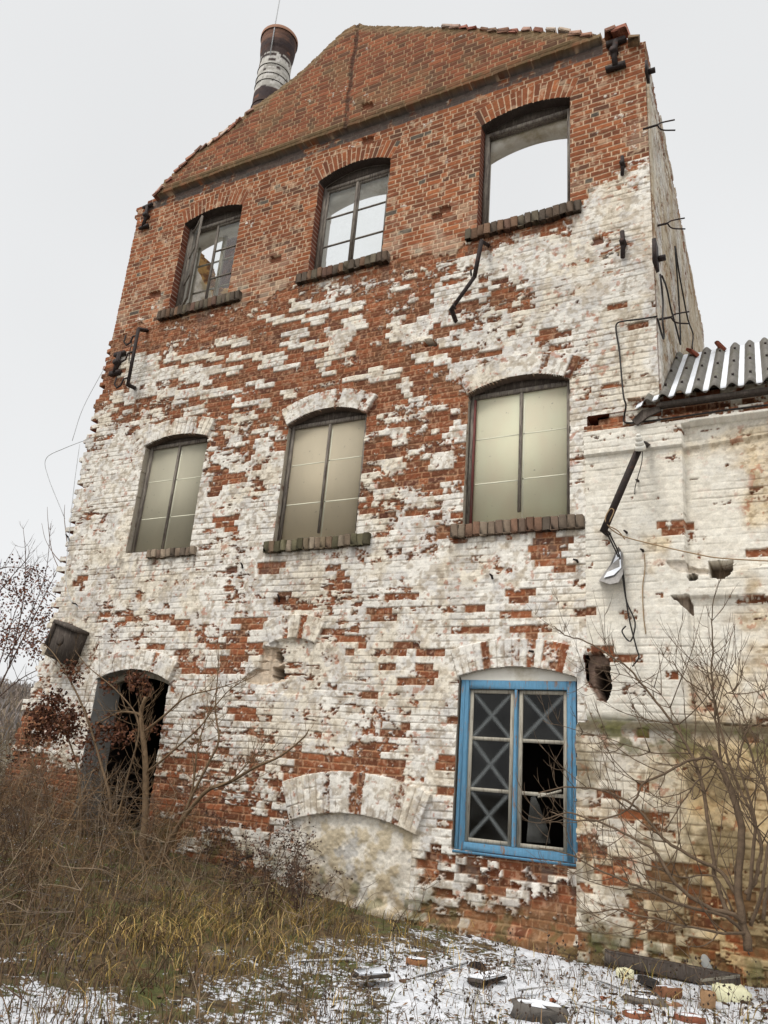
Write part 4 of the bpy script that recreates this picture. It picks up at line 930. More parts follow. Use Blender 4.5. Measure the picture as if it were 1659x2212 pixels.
# ------------------------------------------------------------------ factory chimney far behind
CY = 16.0
cb_, ct_ = P(573, 245, CY), P(606, 78, CY)
cl, cr = P(566, 80, CY), P(645, 88, CY)
chx, chz = (cl[0]+cr[0])/2, (cl[2]+cr[2])/2
rtop = 79/2/FOC*float((cl-CAM)@AF)*0.90
chim = tag(empty('factory_chimney', (chx, CY, 0)), 'tall round brick factory chimney with a white band behind the gable', 'chimney')
def cz(y): return P(606-(y-84)*0.11, y, CY-1.0)[2]
nA, zt = 96, float(P(607, 90, CY)[2])
hz = np.arange(0, zt, 0.10); z_dark, z_w0, z_w1 = cz(128), cz(97), cz(171)
def crad(z):
    r = rtop*0.90*(1+0.012*(zt-z))
    r = np.where(z > z_w0-0.6, r+(rtop*1.02-rtop*0.90)*sm(z_w0-0.3, z_w0+1.6, z), r)
    r = np.where(z > zt-1.3, r*1.02, r); return r
Z_, A_ = np.meshgrid(hz, np.arange(nA)/nA*2*math.pi, indexing='ij')
bb = bricks((A_*rtop*0.55), Z_*0.55, 800)
rd = crad(Z_)-0.02*(1-sm(0.0, 0.012, bb['md']))
hh = hsh(bb['i'], bb['row'], 801); f = fbm(A_*rtop, Z_, 0.8, 4, 802)
cc = pick(hh, [(0.5, (70, 57, 54)), (0.3, (60, 50, 50)), (0.17, (82, 62, 56)), (0.04, (124, 84, 66))])
wb = (Z_ < z_w0+0.3*(f-0.5)) & (Z_ > z_w1+0.3*(f-0.5))
white = wb & ((hsh(bb['i'], bb['row'], 803)+0.5*(f-0.5)) < np.interp(Z_, [z_w1, z_w1+1, z_w0-1.4, z_w0], [1.05, 1.1, 1.0, 0.7]))
cc = mix(cc, pick(hh, [(0.5, (196, 192, 184)), (0.3, (176, 172, 164)), (0.21, (208, 204, 198))]), np.where(white, 0.95, 0.0))
cc = mix(cc, sr(140, 102, 82)*np.ones_like(cc), np.where(Z_ > zt-0.8, 0.6*sm(0.3, 0.6, f+0.1), 0))
cc = mix(cc, sr(60, 48, 44)*np.ones_like(cc), 0.4*(1-sm(0.0, 0.012, bb['md'])))
VV = np.stack([chx+rd*np.sin(A_), CY-rd*np.cos(A_), Z_], -1).reshape(-1, 3)
nz = len(hz); ii, jj = np.meshgrid(np.arange(nz-1), np.arange(nA), indexing='ij'); j2 = (jj+1) % nA
FF = np.stack([ii*nA+jj, ii*nA+j2, (ii+1)*nA+j2, (ii+1)*nA+jj], -1).reshape(-1, 4)
kid2(nmesh('shaft', VV, FF, 'vcol', chim, cc.reshape(-1, 3)))
for zb in [cz(y) for y in (122, 142, 156)]+[cz(200), cz(225)]:
    mb = MB(); th = np.linspace(0, 2*math.pi, 49); r = float(crad(np.array(zb)))+0.015
    mb.tube([(chx+r*math.sin(t), CY-r*math.cos(t), zb) for t in th], 0.022, 5); kid2(mb.build('iron_band', 'iron', chim))
mb = MB(); r0 = float(crad(np.array(zt-0.2)))
th = np.linspace(0, 2*math.pi, 65)
for i in range(64):
    a, b = th[i], th[i+1]; pr = lambda r, t, z: (chx+r*math.sin(t), CY-r*math.cos(t), z)
    mb.add([pr(r0+0.06, a, zt-0.12), pr(r0+0.06, b, zt-0.12), pr(r0+0.06, b, zt+0.1), pr(r0+0.06, a, zt+0.1), pr(r0-0.4, a, zt+0.1), pr(r0-0.4, b, zt+0.1), pr(r0-0.4, a, zt-2), pr(r0-0.4, b, zt-2)], [(0, 1, 2, 3), (3, 2, 5, 4), (4, 5, 7, 6)], sr(140, 104, 84))
kid2(mb.build('cap', 'vcol', chim))
mb = MB(); q0 = np.array([chx+r0*0.35, CY-r0*0.95, zt-2.2]); mb.tube([q0, q0+[0, 0, 2.3], q0+[0.1, 0, 12.0]], 0.035, 5); kid2(mb.build('lightning_rod', 'tin', chim))

# ------------------------------------------------------------------ iron ties, brackets, cables
def plate_tie(name, pts, Y, wdt, label, flare=True, group='wall tie anchors'):
    """wrought iron anchor: bar along pts, splayed feet, centre boss"""
    o = empty(name, P(*pts[len(pts)//2], Y)); p = [P(a, b, Y) for a, b in pts]
    mb = MB(); mb.tube(p, wdt, 6); 
    if flare:
        for e, s in ((p[0], 1), (p[-1], -1)):
            mb.box(e[0]-wdt*3.2, e[0]+wdt*3.2, e[1]-0.02, e[1]+0.05, e[2]-wdt*0.9, e[2]+wdt*0.9, jit=0.008)
    part(mb.build('bar', 'iron'), o)
    c = p[len(p)//2]; mb = MB(); mb.tube([c+[0, 0.08, 0], c+[0, -0.075, 0]], wdt*1.35, 6); part(mb.build('bolt', 'iron'), o)
    return tag(o, label, 'wall anchor', group)
plate_tie('wall_anchor', [(318, 444), (316, 466), (309, 489)], -0.07, 0.042, 'black iron wall anchor under the left eave corner of the gable')
plate_tie('wall_anchor', [(1331, 88), (1326, 112), (1329, 142)], -0.07, 0.050, 'black double footed iron anchor at the top right gable corner')
plate_tie('wall_anchor', [(258, 764), (253, 784), (247, 805)], -0.07, 0.048, 'black bent iron anchor left of the hooked bracket near the torn edge')
plate_tie('wall_anchor', [(1344, 500), (1346, 525), (1345, 556)], -0.06, 0.036, 'short black iron anchor with round boss on white bricks near the corner', flare=False)
plate_tie('wall_anchor', [(1344, 338), (1345, 356), (1344, 378)], -0.05, 0.030, 'small black iron pin right of the empty top window', flare=False)
def side_plate(name, pts, label):
    o = empty(name, PX(*pts[0], -1.22)); a, b = PX(*pts[0], -1.20), PX(*pts[1], -1.20)
    mb = MB(); mb.box(-1.26, -1.22, a[1]-0.05, a[1]+0.20, b[2], a[2], jit=0.006); part(mb.build('plate', 'iron'), o)
    mb = MB(); c = (a+b)/2; mb.tube([(-1.24, c[1]+0.05, c[2]), (-1.12, c[1]+0.05, c[2])], 0.045, 6); part(mb.build('bolt', 'iron'), o)
    return tag(o, label, 'wall anchor', 'wall tie anchors')
side_plate('wall_anchor', [(1401, 132), (1404, 166)], 'iron tie plate with long bolt at the top of the side wall')
side_plate('wall_anchor', [(1420, 518), (1428, 590)], 'long black iron tie plate on the side wall above the cable')
def bracket(name, label, pts, ys, wdt, cat='bracket'):
    o = empty(name, P(*pts[0], 0)); mb = MB()
    p = [P(a, b, y) for (a, b), y in zip(pts, ys)]
    for i in range(len(p)-1):                     # flat steel angle: square section
        mb.tube([p[i], p[i]+(p[i+1]-p[i])*1.02], wdt, 4)
    part(mb.build('arm', 'iron'), o); return tag(o, label, cat), o, p
# three-hook cable bracket
_, o, p = bracket('cable_bracket', 'black steel bracket with three curled hooks left of the torn upper edge', [(318, 714), (299, 711), (276, 831), (293, 839)], [0.0, -0.28, -0.28, 0.0], 0.045)
for k, (hx, hy) in enumerate(((297, 724), (287, 760), (277, 816))):
    mb = MB(); c = P(hx, hy, -0.28); L = np.array([-1, 0, 0.0])
    mb.tube([c+[0, 0, 0], c+[-0.10, -0.02, -0.02], c+[-0.14, -0.02, -0.16], c+[-0.24, -0.02, -0.20], c+[-0.33, -0.02, -0.10], c+[-0.31, -0.02, 0.05]], 0.020, 5)
    part(mb.build('hook', 'iron'), o)
mb = MB(); c = P(285, 738, -0.26); mb.tube(spline([c, c+[-0.04, 0.05, -0.3], c+[0.0, 0.1, -0.55]]), 0.006, 4); mb.tube(spline([c, c+[-0.12, 0.1, -0.2], c+[-0.2, 0.2, -0.35]]), 0.006, 4)
tag(mb.build('wire', 'cable'), 'thin loose wire ends dangling from the top hook of the cable bracket', 'wire')
# bent bar under the open window
_, o, p = bracket('cable_bracket', 'long bent black iron bar on the wall below the empty top window', [(1055, 530), (1040, 521), (1025, 598), (975, 668), (985, 695)], [0.0, -0.30, -0.30, -0.30, 0.0], 0.040)
for a, b in (((1018, 596), (1017, 582)), ((984, 668), (979, 656))):
    mb = MB(); mb.tube([P(*a, -0.3), P(*b, -0.34)], 0.016, 5); part(mb.build('stud', 'iron'), o)
# insulator arm
_, o, p = bracket('insulator_bracket', 'slanting black steel arm with white porcelain insulator on annex wall', [(1400, 962), (1385, 958), (1304, 1146), (1312, 1152)], [0.0, -0.42, -0.42, -0.05], 0.048)
mb = MB(); c = P(1383, 961, -0.50)
for r, z0, z1 in ((0.075, -0.02, 0.04), (0.058, 0.04, 0.10), (0.045, 0.10, 0.16), (0.03, 0.16, 0.19)):
    mb.tube([c+[0, -z0*0.7, z0*0.7-0.04], c+[0, -z1*0.7, z1*0.7-0.04]], [r, r*0.85], 14)
part(mb.build('insulator', 'porcelain', None, smooth=False), o)
def cable(name, pts, rad, m, label, cat='wire', smooth=5):
    q = [P(a, b, y) for a, b, y in pts]; mb = MB(); mb.tube(spline(q, smooth), rad, 5); return tag(mb.build(name, m), label, cat)
cable('cable', [(1420, 683, -0.02), (1385, 689, -0.05), (1345, 694, -0.05), (1332, 700, -0.05), (1331, 716, -0.05), (1338, 760, -0.05), (1346, 850, -0.22), (1352, 875, -0.22), (1348, 900, -0.12), (1349, 911, -0.11), (1370, 913, -0.10), (1450, 903, -0.10), (1560, 887, -0.10), (1680, 872, -0.10)], 0.013, 'cable', 'black cable looping down the white corner and under the annex eave', 'cable')
def sidewire(pts, label):
    q = [PX(a, b, -1.19) for a, b in pts]; mb = MB(); mb.tube(spline(q, 3), 0.014, 5); tag(mb.build('cable', 'cable'), label, 'cable')
sidewire([(1426, 592), (1432, 650), (1431, 690), (1434, 722), (1432, 730), (1420, 688)], 'black wire loop nearest the corner on the tall side wall')
sidewire([(1430, 596), (1440, 622), (1449, 666), (1460, 705), (1468, 737), (1470, 735), (1466, 640), (1458, 532), (1466, 585), (1476, 640), (1486, 690), (1497, 722), (1495, 750), (1499, 775)], 'black zigzag wire hanging down the tall side wall')
for k, (x, y, w_, lab) in enumerate(((1396, 277, 20, 'rusty forked iron hook highest on the side wall corner'), (1418, 488, 24, 'rusty forked iron hook beside the long tie plate'), (1424, 690, 28, 'rusty forked iron hook holding the cable at the corner'))):
    a = PX(x, y, -1.29); mb = MB()
    mb.tube([a+[-0.05, 0, 0], a+[0.16, 0, 0.0]], 0.018, 5)
    for s in (1, -1): mb.tube(spline([a+[0.16, 0, 0], a+[0.22, 0.05, 0.07*s], a+[0.40, 0.10, 0.10*s]], 4), 0.012, 5)
    tag(mb.build('wall_hook', 'iron'), lab, 'hook', 'forked hooks on the side wall')
for pts, lab in (([(1310, 1150, -0.3), (1330, 1190, -0.12), (1345, 1230, -0.1), (1352, 1290, -0.1), (1360, 1340, -0.1), (1375, 1400, -0.12), (1380, 1420, -0.1), (1366, 1440, -0.1)], 'black wire hanging from the slanting arm beside the plaster slab'),
                 ([(1316, 1150, -0.3), (1338, 1200, -0.14), (1347, 1260, -0.12), (1354, 1300, -0.1), (1372, 1345, -0.1), (1362, 1385, -0.12), (1344, 1365, -0.12), (1352, 1352, -0.12)], 'black wire ending in a heart shaped loop above the bush')):
    cable('wire', pts, 0.010, 'cable', lab)
cable('twine', [(1308, 1134, -0.4), (1345, 1158, -0.25), (1420, 1178, -0.3), (1500, 1196, -0.35), (1560, 1206, -0.35), (1700, 1214, -0.4)], 0.008, 'twine', 'tan twine stretched from the slanting arm across the annex wall', 'twine')
cable('twine', [(1316, 1128, -0.44), (1326, 1104, -0.46), (1318, 1100, -0.46), (1308, 1118, -0.46), (1312, 1134, -0.44), (1334, 1146, -0.35), (1350, 1165, -0.3)], 0.008, 'twine', 'tan twine knotted round the lower end of the slanting arm', 'twine')
cable('twine', [(1392, 1196, -0.1), (1393, 1230, -0.07), (1388, 1270, -0.06), (1390, 1330, -0.06), (1395, 1370, -0.06)], 0.007, 'twine', 'tan twine dangling from a rusty pin on annex wall', 'twine')
cable('wire', [(1388, 975, -0.42), (1386, 1000, -0.3), (1378, 1030, -0.2), (1372, 1052, -0.08), (1371, 1068, -0.06)], 0.006, 'cable', 'thin black wire tail below the porcelain insulator', 'wire')
cable('wire', [(228, 790, -0.02), (180, 880, -0.1), (156, 952, -0.1)], 0.006, 'tin', 'thin pale wire springing from the torn wall edge beside the hooks', 'wire')
cable('wire', [(200, 945, -0.05), (140, 968, -0.2), (100, 990, -0.2), (104, 1030, -0.2), (140, 1120, -0.1)], 0.007, 'tin', 'pale looped wire hanging in the air left of the torn wall', 'wire')
cable('wire', [(172, 960, -0.05), (160, 1050, -0.1), (150, 1150, -0.08), (142, 1240, -0.08), (150, 1290, -0.08), (168, 1312, -0.08)], 0.006, 'tin', 'thin wire running down the torn edge to the rusty peg', 'wire')
for x, y, dx, dy, lab in ((1356, 1158, 8, 12, 'short rusty pin below the twine knot on annex wall'), (1390, 1196, 6, 10, 'short rusty pin holding the dangling twine'), (1380, 1045, 6, 9, 'short rusty pin beside the slanting arm'), (1249, 1216, 10, 8, 'rusty pin stub right below the cream window'), (168, 1310, 12, 8, 'black iron peg near the wooden box on the left edge'),
                          (1157, 1412, 14, 6, 'bent rusty nail in the arch over the blue window'), (1064, 1252, 6, 12, 'rusty hook in the white wall below the cream window sill'), (524, 1230, 4, 14, 'curved rusty nail below the tan window'), (150, 1170, 8, 16, 'curved rusty nail near the left torn edge'), (603, 1300, 3, 16, 'rusty nail above the small blocked arch')):
    mb = MB(); a = P(x, y, 0.02); b = P(x-dx, y-dy, -0.13); mb.tube([a, (a+b)/2+[0.01, 0, 0.012], b], [0.016, 0.018, 0.013], 5); tag(mb.build('iron_pin', 'iron'), lab, 'pin', 'iron pins in the wall')
# slab of plaster hanging off the wall, snow on it
sl_ = tag(empty('plaster_slab', P(1320, 1220, -0.1)), 'loose grey render slab tipping off the annex wall with snow on top', 'render slab')
out_ = [(1336, 1180), (1346, 1196), (1346, 1240), (1336, 1258), (1318, 1262), (1294, 1254), (1306, 1240), (1318, 1220), (1328, 1196)]
yo = [0.0, -0.04, -0.14, -0.2, -0.2, -0.16, -0.06, 0.0, 0.0]
mb = MB(); f_ = [P(a, b, y-0.06) for (a, b), y in zip(out_, yo)]; k_ = [P(a, b, y*0.3+0.02) for (a, b), y in zip(out_, yo)]
n = len(out_); mb.add(f_+k_, [tuple(range(n)), tuple(range(n, 2*n))[::-1]]+[(i, (i+1) % n, n+(i+1) % n, n+i) for i in range(n)], sr(150, 146, 142)); part(mb.build('slab', 'vcol'), sl_)
sp_ = [(1340, 1192), (1342, 1226), (1326, 1242), (1304, 1248), (1312, 1236), (1324, 1216), (1332, 1196)]; ys_ = [-0.10, -0.19, -0.24, -0.24, -0.16, -0.09, -0.07]
mb = MB(); mb.add([P(a, b, y) for (a, b), y in zip(sp_, ys_)], [tuple(range(7))]); part(mb.build('snow', 'snow'), sl_)
# old wooden box wedged on the torn corner
bx_ = tag(empty('wooden_box', P(130, 1382, -0.2)), 'dark weathered wooden box hanging tilted on the torn left corner', 'wooden box')
fr_ = [P(*q, -0.32) for q in ((119, 1342), (162, 1362), (141, 1416), (96, 1398))]
ex = (fr_[1]-fr_[0]); ez = (fr_[3]-fr_[0]); wx, hz_ = np.linalg.norm(ex), np.linalg.norm(ez); ex /= wx; ez /= hz_; ey = np.cross(ez, ex); ey /= np.linalg.norm(ey)
if ey[1] < 0: ey = -ey
def bxbox(mb, a0, a1, b0, b1, c0, c1):
    V = [fr_[0]+ex*a+ey*b+ez*c for a in (a0, a1) for b in (b0, b1) for c in (c0, c1)]
    mb.add(V, [(0, 1, 3, 2), (4, 6, 7, 5), (0, 4, 5, 1), (2, 3, 7, 6), (0, 2, 6, 4), (1, 5, 7, 3)])
mb = MB(); bxbox(mb, 0.03, wx-0.0, 0.03, 0.4, 0.03, hz_+0.12); part(mb.build('body', 'darkwood'), bx_)
mb = MB(); bxbox(mb, -0.02, wx+0.02, -0.02, 0.4, -0.03, 0.029); bxbox(mb, -0.02, 0.029, -0.02, 0.4, 0.03, hz_*0.95); part(mb.build('lid', 'darkwood'), bx_)
c = fr_[0]+ex*wx*0.5+ez*hz_*0.55+ey*0.03; mb = MB(); mb.tube([c, c-ey*0.02], [0.10, 0.06], 10); part(mb.build('knot', 'darkwood'), bx_)
# loose bricks along the gable verge
G = 'loose bricks on the gable edge'
for k, (x, y, an, cl_) in enumerate(((345, 424, 30, (150, 110, 96)), (352, 416, 28, (168, 134, 118)), (372, 396, 27, (142, 96, 80)), (392, 374, 27, (150, 104, 86)), (402, 364, 28, (128, 92, 78)), (418, 347, 28, (156, 112, 92)), (436, 330, 28, (120, 90, 76)), (447, 325, 27, (146, 118, 104)), (462, 316, 27, (196, 170, 150)), (477, 305, 27, (158, 120, 104)), (492, 294, 26, (182, 160, 144)), (507, 283, 26, (150, 100, 82)), (523, 268, 26, (136, 96, 80)), (545, 249, 26, (148, 116, 100)),
      (966, 68, -26, (170, 150, 136)), (985, 69, -26, (176, 146, 130)), (1004, 71, -26, (160, 104, 88)), (1024, 72, -26, (150, 92, 76)), (1046, 75, -26, (150, 116, 96)), (1066, 76, -26, (128, 104, 86)), (1090, 78, -26, (140, 104, 86)), (1112, 79, -26, (156, 104, 88)), (1138, 76, -26, (188, 152, 136)), (1163, 76, -27, (176, 126, 108)), (1190, 76, -27, (210, 190, 172)), (1218, 78, -27, (196, 176, 156)), (1244, 84, -26, (176, 140, 120)), (1268, 88, -26, (150, 112, 92)), (1320, 76, 12, (136, 100, 84)), (1340, 74, -10, (158, 104, 86)), (1368, 93, -14, (126, 104, 80)))):
    p = P(x, y, -0.06); o = loose_brick('brick', (0, 0, 0), (random.uniform(0.17, 0.25), 0.24, random.uniform(0.06, 0.085)), (0, 0, 0), sr(*cl_), ('brown weathered brick lying loose along the left slope of the gable' if k < 14 else 'pale weathered brick lying loose along the right slope of the gable' if k < 28 else 'mossy brick piled on the right end of the gable'), G)
    o.location = p-np.array([0, 0, 0.01]); o.rotation_euler = (random.uniform(-.1, .1), R(-an+random.uniform(-6, 6)), random.uniform(-.2, .2))

# ------------------------------------------------------------------ ground, snow, far hill
def gz(X, Y):
    X = np.asarray(X, float); Y = np.asarray(Y, float)
    b = np.interp(X, [-30, -14, -12, -9, -7, -5, -2.4, 0, 6], [1.0, 1.0, 0.86, 0.66, 0.42, 0.2, 0.05, 0.13, 0.2])
    b = b*(1-0.8*sm(-2.5, -8.0, Y))+0.14*sm(-3, -7, Y)
    near = sm(60, 15, np.hypot(X+4, Y+3))
    n = 0.20*(fbm(X+40, Y+40, 2.2, 3, 900)-0.5)+0.10*(fbm(X+40, Y+40, 0.45, 4, 901)-0.5)+0.05*(fbm(X+40, Y+40, 0.13, 3, 907)-0.5)
    far = 26*sm(90, 420, np.hypot(X, Y))*sm(-0.2, 0.6, -X/(np.hypot(X, Y)+1))
    return b+n*near+far*(0.7+0.6*fbm(X+900, Y+900, 120, 3, 902))
def graded(a, b, c, d, step, n):
    L = -np.geomspace(step, b-a+step, n)[::-1]+b+step; Rr = np.geomspace(step, d-c+step, n)+c-step
    return np.unique(np.round(np.concatenate([L, np.arange(b, c, step), Rr]), 4))
gx = graded(-700, -15, 5, 500, 0.06, 60); gy = graded(-120, -8.5, 1.2, 700, 0.06, 60)
GX, GY = np.meshgrid(gx, gy); GZ = gz(GX, GY)
gpx, gpy = proj(GX, GY, GZ)
SNOW = {1700: [(0, 4), (1700, 4)], 1880: [(0, 3), (500, 2), (1700, 3)], 1950: [(0, 2), (200, 2.5), (700, 2), (900, 3), (1700, 4)], 2010: [(0, 2), (300, 1.5), (600, 2.4), (900, 4), (1250, 5), (1700, 5)],
        2060: [(0, 4), (120, 4), (300, 1.2), (480, 3.6), (600, 5.2), (900, 5), (1200, 6.5), (1700, 6)], 2100: [(0, 3.6), (250, 1.8), (450, 3.4), (620, 5.6), (1000, 6.6), (1300, 7.4), (1700, 6.4)],
        2150: [(0, 6), (180, 6), (330, 3.4), (500, 4.4), (700, 4.6), (900, 6.4), (1100, 7.2), (1700, 6.6)], 2230: [(0, 6.6), (250, 6.6), (450, 4.4), (620, 5), (900, 6), (1200, 7), (1700, 6.4)]}
sn_ = grid_field(SNOW, gpx, gpy)/9.0
sn_ = np.where((GY > 2) | (np.abs(GX+5) > 14) | (GY < -9), 0.42, sn_)
gcol = np.zeros(GX.shape+(3,)); gcol[..., 0] = sn_; gcol[..., 1] = fbm(GX+50, GY+50, 0.9, 3, 903); gcol[..., 2] = sm(60, 200, np.hypot(GX, GY))
m = bpy.data.materials.new('snowy_ground'); m.use_nodes = True; t = m.node_tree; t.nodes.clear(); N = t.nodes.new; Lk = t.links.new
o = N('ShaderNodeOutputMaterial'); p = N('ShaderNodeBsdfPrincipled'); p.inputs['Roughness'].default_value = 0.9; p.inputs['Specular IOR Level'].default_value = 0.2; Lk(p.outputs[0], o.inputs[0])
a = N('ShaderNodeAttribute'); a.attribute_name = 'Col'; sp = N('ShaderNodeSeparateColor'); Lk(a.outputs['Color'], sp.inputs[0]); c = N('ShaderNodeTexCoord')
def tn(scale, det, rough=0.65):
    n = N('ShaderNodeTexNoise'); n.inputs['Scale'].default_value = scale; n.inputs['Detail'].default_value = det; n.inputs['Roughness'].default_value = rough; Lk(c.outputs['Object'], n.inputs['Vector']); return n.outputs[0]
def mr_(v, a0, a1, b0=0, b1=1):
    r = N('ShaderNodeMapRange'); r.inputs['From Min'].default_value = a0; r.inputs['From Max'].default_value = a1; r.inputs['To Min'].default_value = b0; r.inputs['To Max'].default_value = b1; Lk(v, r.inputs['Value']); return r.outputs[0]
def ma(op, a_, b_):
    n = N('ShaderNodeMath'); n.operation = op
    for i, q in enumerate((a_, b_)):
        if isinstance(q, (int, float)): n.inputs[i].default_value = q
        else: Lk(q, n.inputs[i])
    return n.outputs[0]
def mxc(f, a_, b_):
    n = N('ShaderNodeMix'); n.data_type = 'RGBA'; Lk(f, n.inputs[0])
    for i, q in ((6, a_), (7, b_)):
        if isinstance(q, tuple): n.inputs[i].default_value = (*q, 1)
        else: Lk(q, n.inputs[i])
    return n.outputs[2]
n1 = tn(3.2, 10, 0.72); n2 = tn(22, 6, 0.7)
s1 = ma('ADD', ma('ADD', ma('SUBTRACT', sp.outputs[0], 0.05), ma('MULTIPLY', ma('SUBTRACT', n1, 0.5), 1.5)), ma('MULTIPLY', ma('SUBTRACT', n2, 0.5), 1.3))
snf = mr_(s1, 0.50, 0.56)
soil = mxc(mr_(tn(9, 8), 0.35, 0.62), tuple(sr(58, 48, 38)), tuple(sr(104, 88, 62)))
soil = mxc(mr_(tn(2.2, 6), 0.5, 0.62), soil, tuple(sr(82, 84, 48)))
soil = mxc(mr_(n2, 0.55, 0.7), soil, tuple(sr(44, 36, 30)))
snow = mxc(mr_(tn(6, 5), 0.4, 0.7), tuple(sr(220, 222, 226)), tuple(sr(190, 192, 196)))
Lk(mxc(snf, soil, snow), p.inputs['Base Color'])
bp = N('ShaderNodeBump'); bp.inputs['Strength'].default_value = 0.7; bp.inputs['Distance'].default_value = 0.03; Lk(ma('ADD', n2, snf), bp.inputs['Height']); Lk(bp.outputs[0], p.inputs['Normal'])
M['ground'] = m
ny, nx = GX.shape; ii, jj = np.meshgrid(np.arange(ny-1), np.arange(nx-1), indexing='ij')
FG = np.stack([ii*nx+jj, ii*nx+jj+1, (ii+1)*nx+jj+1, (ii+1)*nx+jj], -1).reshape(-1, 4)
tag(nmesh('ground', np.stack([GX, GY, GZ], -1).reshape(-1, 3), FG, 'ground', None, gcol.reshape(-1, 3), smooth=True), kind='structure')

# far wooded slope seen past the left corner: thousands of thin bare crowns as one mass
V, F, C = [], [], []; nb = 0
rr = np.random.default_rng(5)
dist_c = [(-13, 1440), ]
cnt = 0
wv, wf, wc = [], [], []
for k in range(6500):
    an = rr.uniform(math.radians(190), math.radians(250)); di = rr.uniform(110, 430)
    x = math.sin(an)*di*1.0; y = -math.cos(an)*di*1.0-10
    z = float(gz(x, y)); hgt = rr.uniform(4, 8)
    col = sr(*[(128, 116, 108), (118, 108, 102), (138, 124, 114), (120, 114, 110), (130, 116, 98)][rr.integers(5)])*rr.uniform(0.8, 1.15)  # brown-grey lightened, distance haze painted into the crown colour
    for q in range(16):                           # a spray of fine twiggy slivers per crown
        b0 = np.array([x+rr.normal(0, 0.8), y+rr.normal(0, 0.8), z+hgt*rr.uniform(0.0, 0.6)]); u = rr.normal(0, 0.5, 3); u[2] = abs(u[2])+0.9; u /= np.linalg.norm(u); L = hgt*rr.uniform(0.25, 0.45)
        s_ = np.cross(u, rr.normal(0, 1, 3)); s_ /= np.linalg.norm(s_)+1e-6
        wv += [b0, b0+u*L+s_*0.12, b0+u*L*1.1-s_*0.12]; wf.append((nb, nb+1, nb+2)); wc += [col]*3; nb += 3
tag(nmesh('woods', np.array(wv), np.array(wf), mat('far_twigs', attr=True, var=0.1, scale=0.3), None, np.array(wc)), 'brown leafless woods covering the far hillside left of the mill', 'woods', kind='stuff')

# ------------------------------------------------------------------ plants
def ribbon_field(name, pts, hts, cols, m, label, cat, wid=0.004, bend=0.6, seg=3, seed=3, lean=None):
    r = np.random.default_rng(seed); n = len(pts); pts = np.asarray(pts); hts = np.asarray(hts)
    an = r.uniform(0, 2*math.pi, n); be = hts*bend*r.uniform(0.2, 1.3, n); d = np.stack([np.cos(an), np.sin(an), 0*an], -1)
    if lean is not None: d = d*0.7+np.array(lean); 
    fa = an+math.pi/2+r.normal(0, 0.8, n); s = np.stack([np.cos(fa), np.sin(fa), 0*fa], -1)
    tt = np.linspace(0, 1, seg+1); V = []
    for t_ in tt:
        c = pts+d*(be*t_**1.8)[:, None]+np.array([0, 0, 1.0])*(hts*(t_-0.35*bend*t_**2.4))[:, None]
        w_ = wid*(1-0.85*t_)*r.uniform(0.6, 1.4, n)
        V += [c-s*w_[:, None], c+s*w_[:, None]]
    V = np.stack(V, 1); k = 2*(seg+1); base = (np.arange(n)*k)[:, None]
    F = np.concatenate([base+np.array([[2*i, 2*i+1, 2*i+3, 2*i+2]]) for i in range(seg)])
    C = np.repeat(np.asarray(cols)[:, None, :], k, 1).reshape(-1, 3)
    return tag(nmesh(name, V.reshape(-1, 3), F, m, None, C), label, cat, kind='stuff')
def scatter(n, fn, seed, x0=-13.5, x1=1.5, y0=-8.2, y1=-0.03):
    r = np.random.default_rng(seed); X = r.uniform(x0, x1, n); Y = r.uniform(y0, y1, n); Z = gz(X, Y); px, py = proj(X, Y, Z)
    pr = fn(px, py, X, Y); clump = sm(0.35, 0.62, fbm(X+30, Y+30, 0.5, 3, seed+50)); k = r.uniform(0, 1, n) < pr*(0.15+0.85*clump)
    return np.stack([X, Y, Z], -1)[k], px[k], py[k], r
STRAW = [(182, 152, 92), (162, 134, 74), (198, 172, 116), (144, 120, 62), (126, 108, 56)]
OLIVE = [(106, 98, 54), (88, 86, 46), (120, 106, 62), (76, 80, 46)]
DARKS = [(70, 58, 46), (84, 70, 54), (64, 60, 40)]
BROWN = [(112, 88, 64), (96, 74, 56), (128, 102, 74), (84, 66, 52), (140, 114, 84)]
def colpick(r, n, *sets):
    L = np.array([sr(*c) for s_ in sets for c in s_]); return L[r.integers(0, len(L), n)]*r.uniform(0.7, 1.2, n)[:, None]
pts, px, py, r = scatter(90000, lambda px, py, X, Y: 1.15*np.exp(-((px-480)/250)**2-((py-2035)/66)**2)+0.05*sm(1900, 1990, py), 41)
ribbon_field('grass', pts, r.uniform(0.10, 0.34, len(pts)), colpick(r, len(pts), STRAW, STRAW, BROWN, OLIVE), 'grass', 'straw yellow dry grass tussocks in front of the mill wall', 'grass', wid=0.0045, bend=1.1, seed=42)
pts, px, py, r = scatter(60000, lambda px, py, X, Y: 0.8*sm(900, 200, px)*sm(1780, 1880, py)+0.3*sm(1880, 1960, py)*sm(1000, 700, px)+0.25*sm(2090, 2110, py)+0.30*sm(-0.5, -0.1, Y)*sm(820, 900, px), 43)
ribbon_field('grass', pts, r.uniform(0.05, 0.20, len(pts)), colpick(r, len(pts), OLIVE, BROWN, BROWN, DARKS, DARKS), 'grass', 'short olive and brown grass growing through the thin snow', 'grass', wid=0.004, bend=0.7, seed=44)
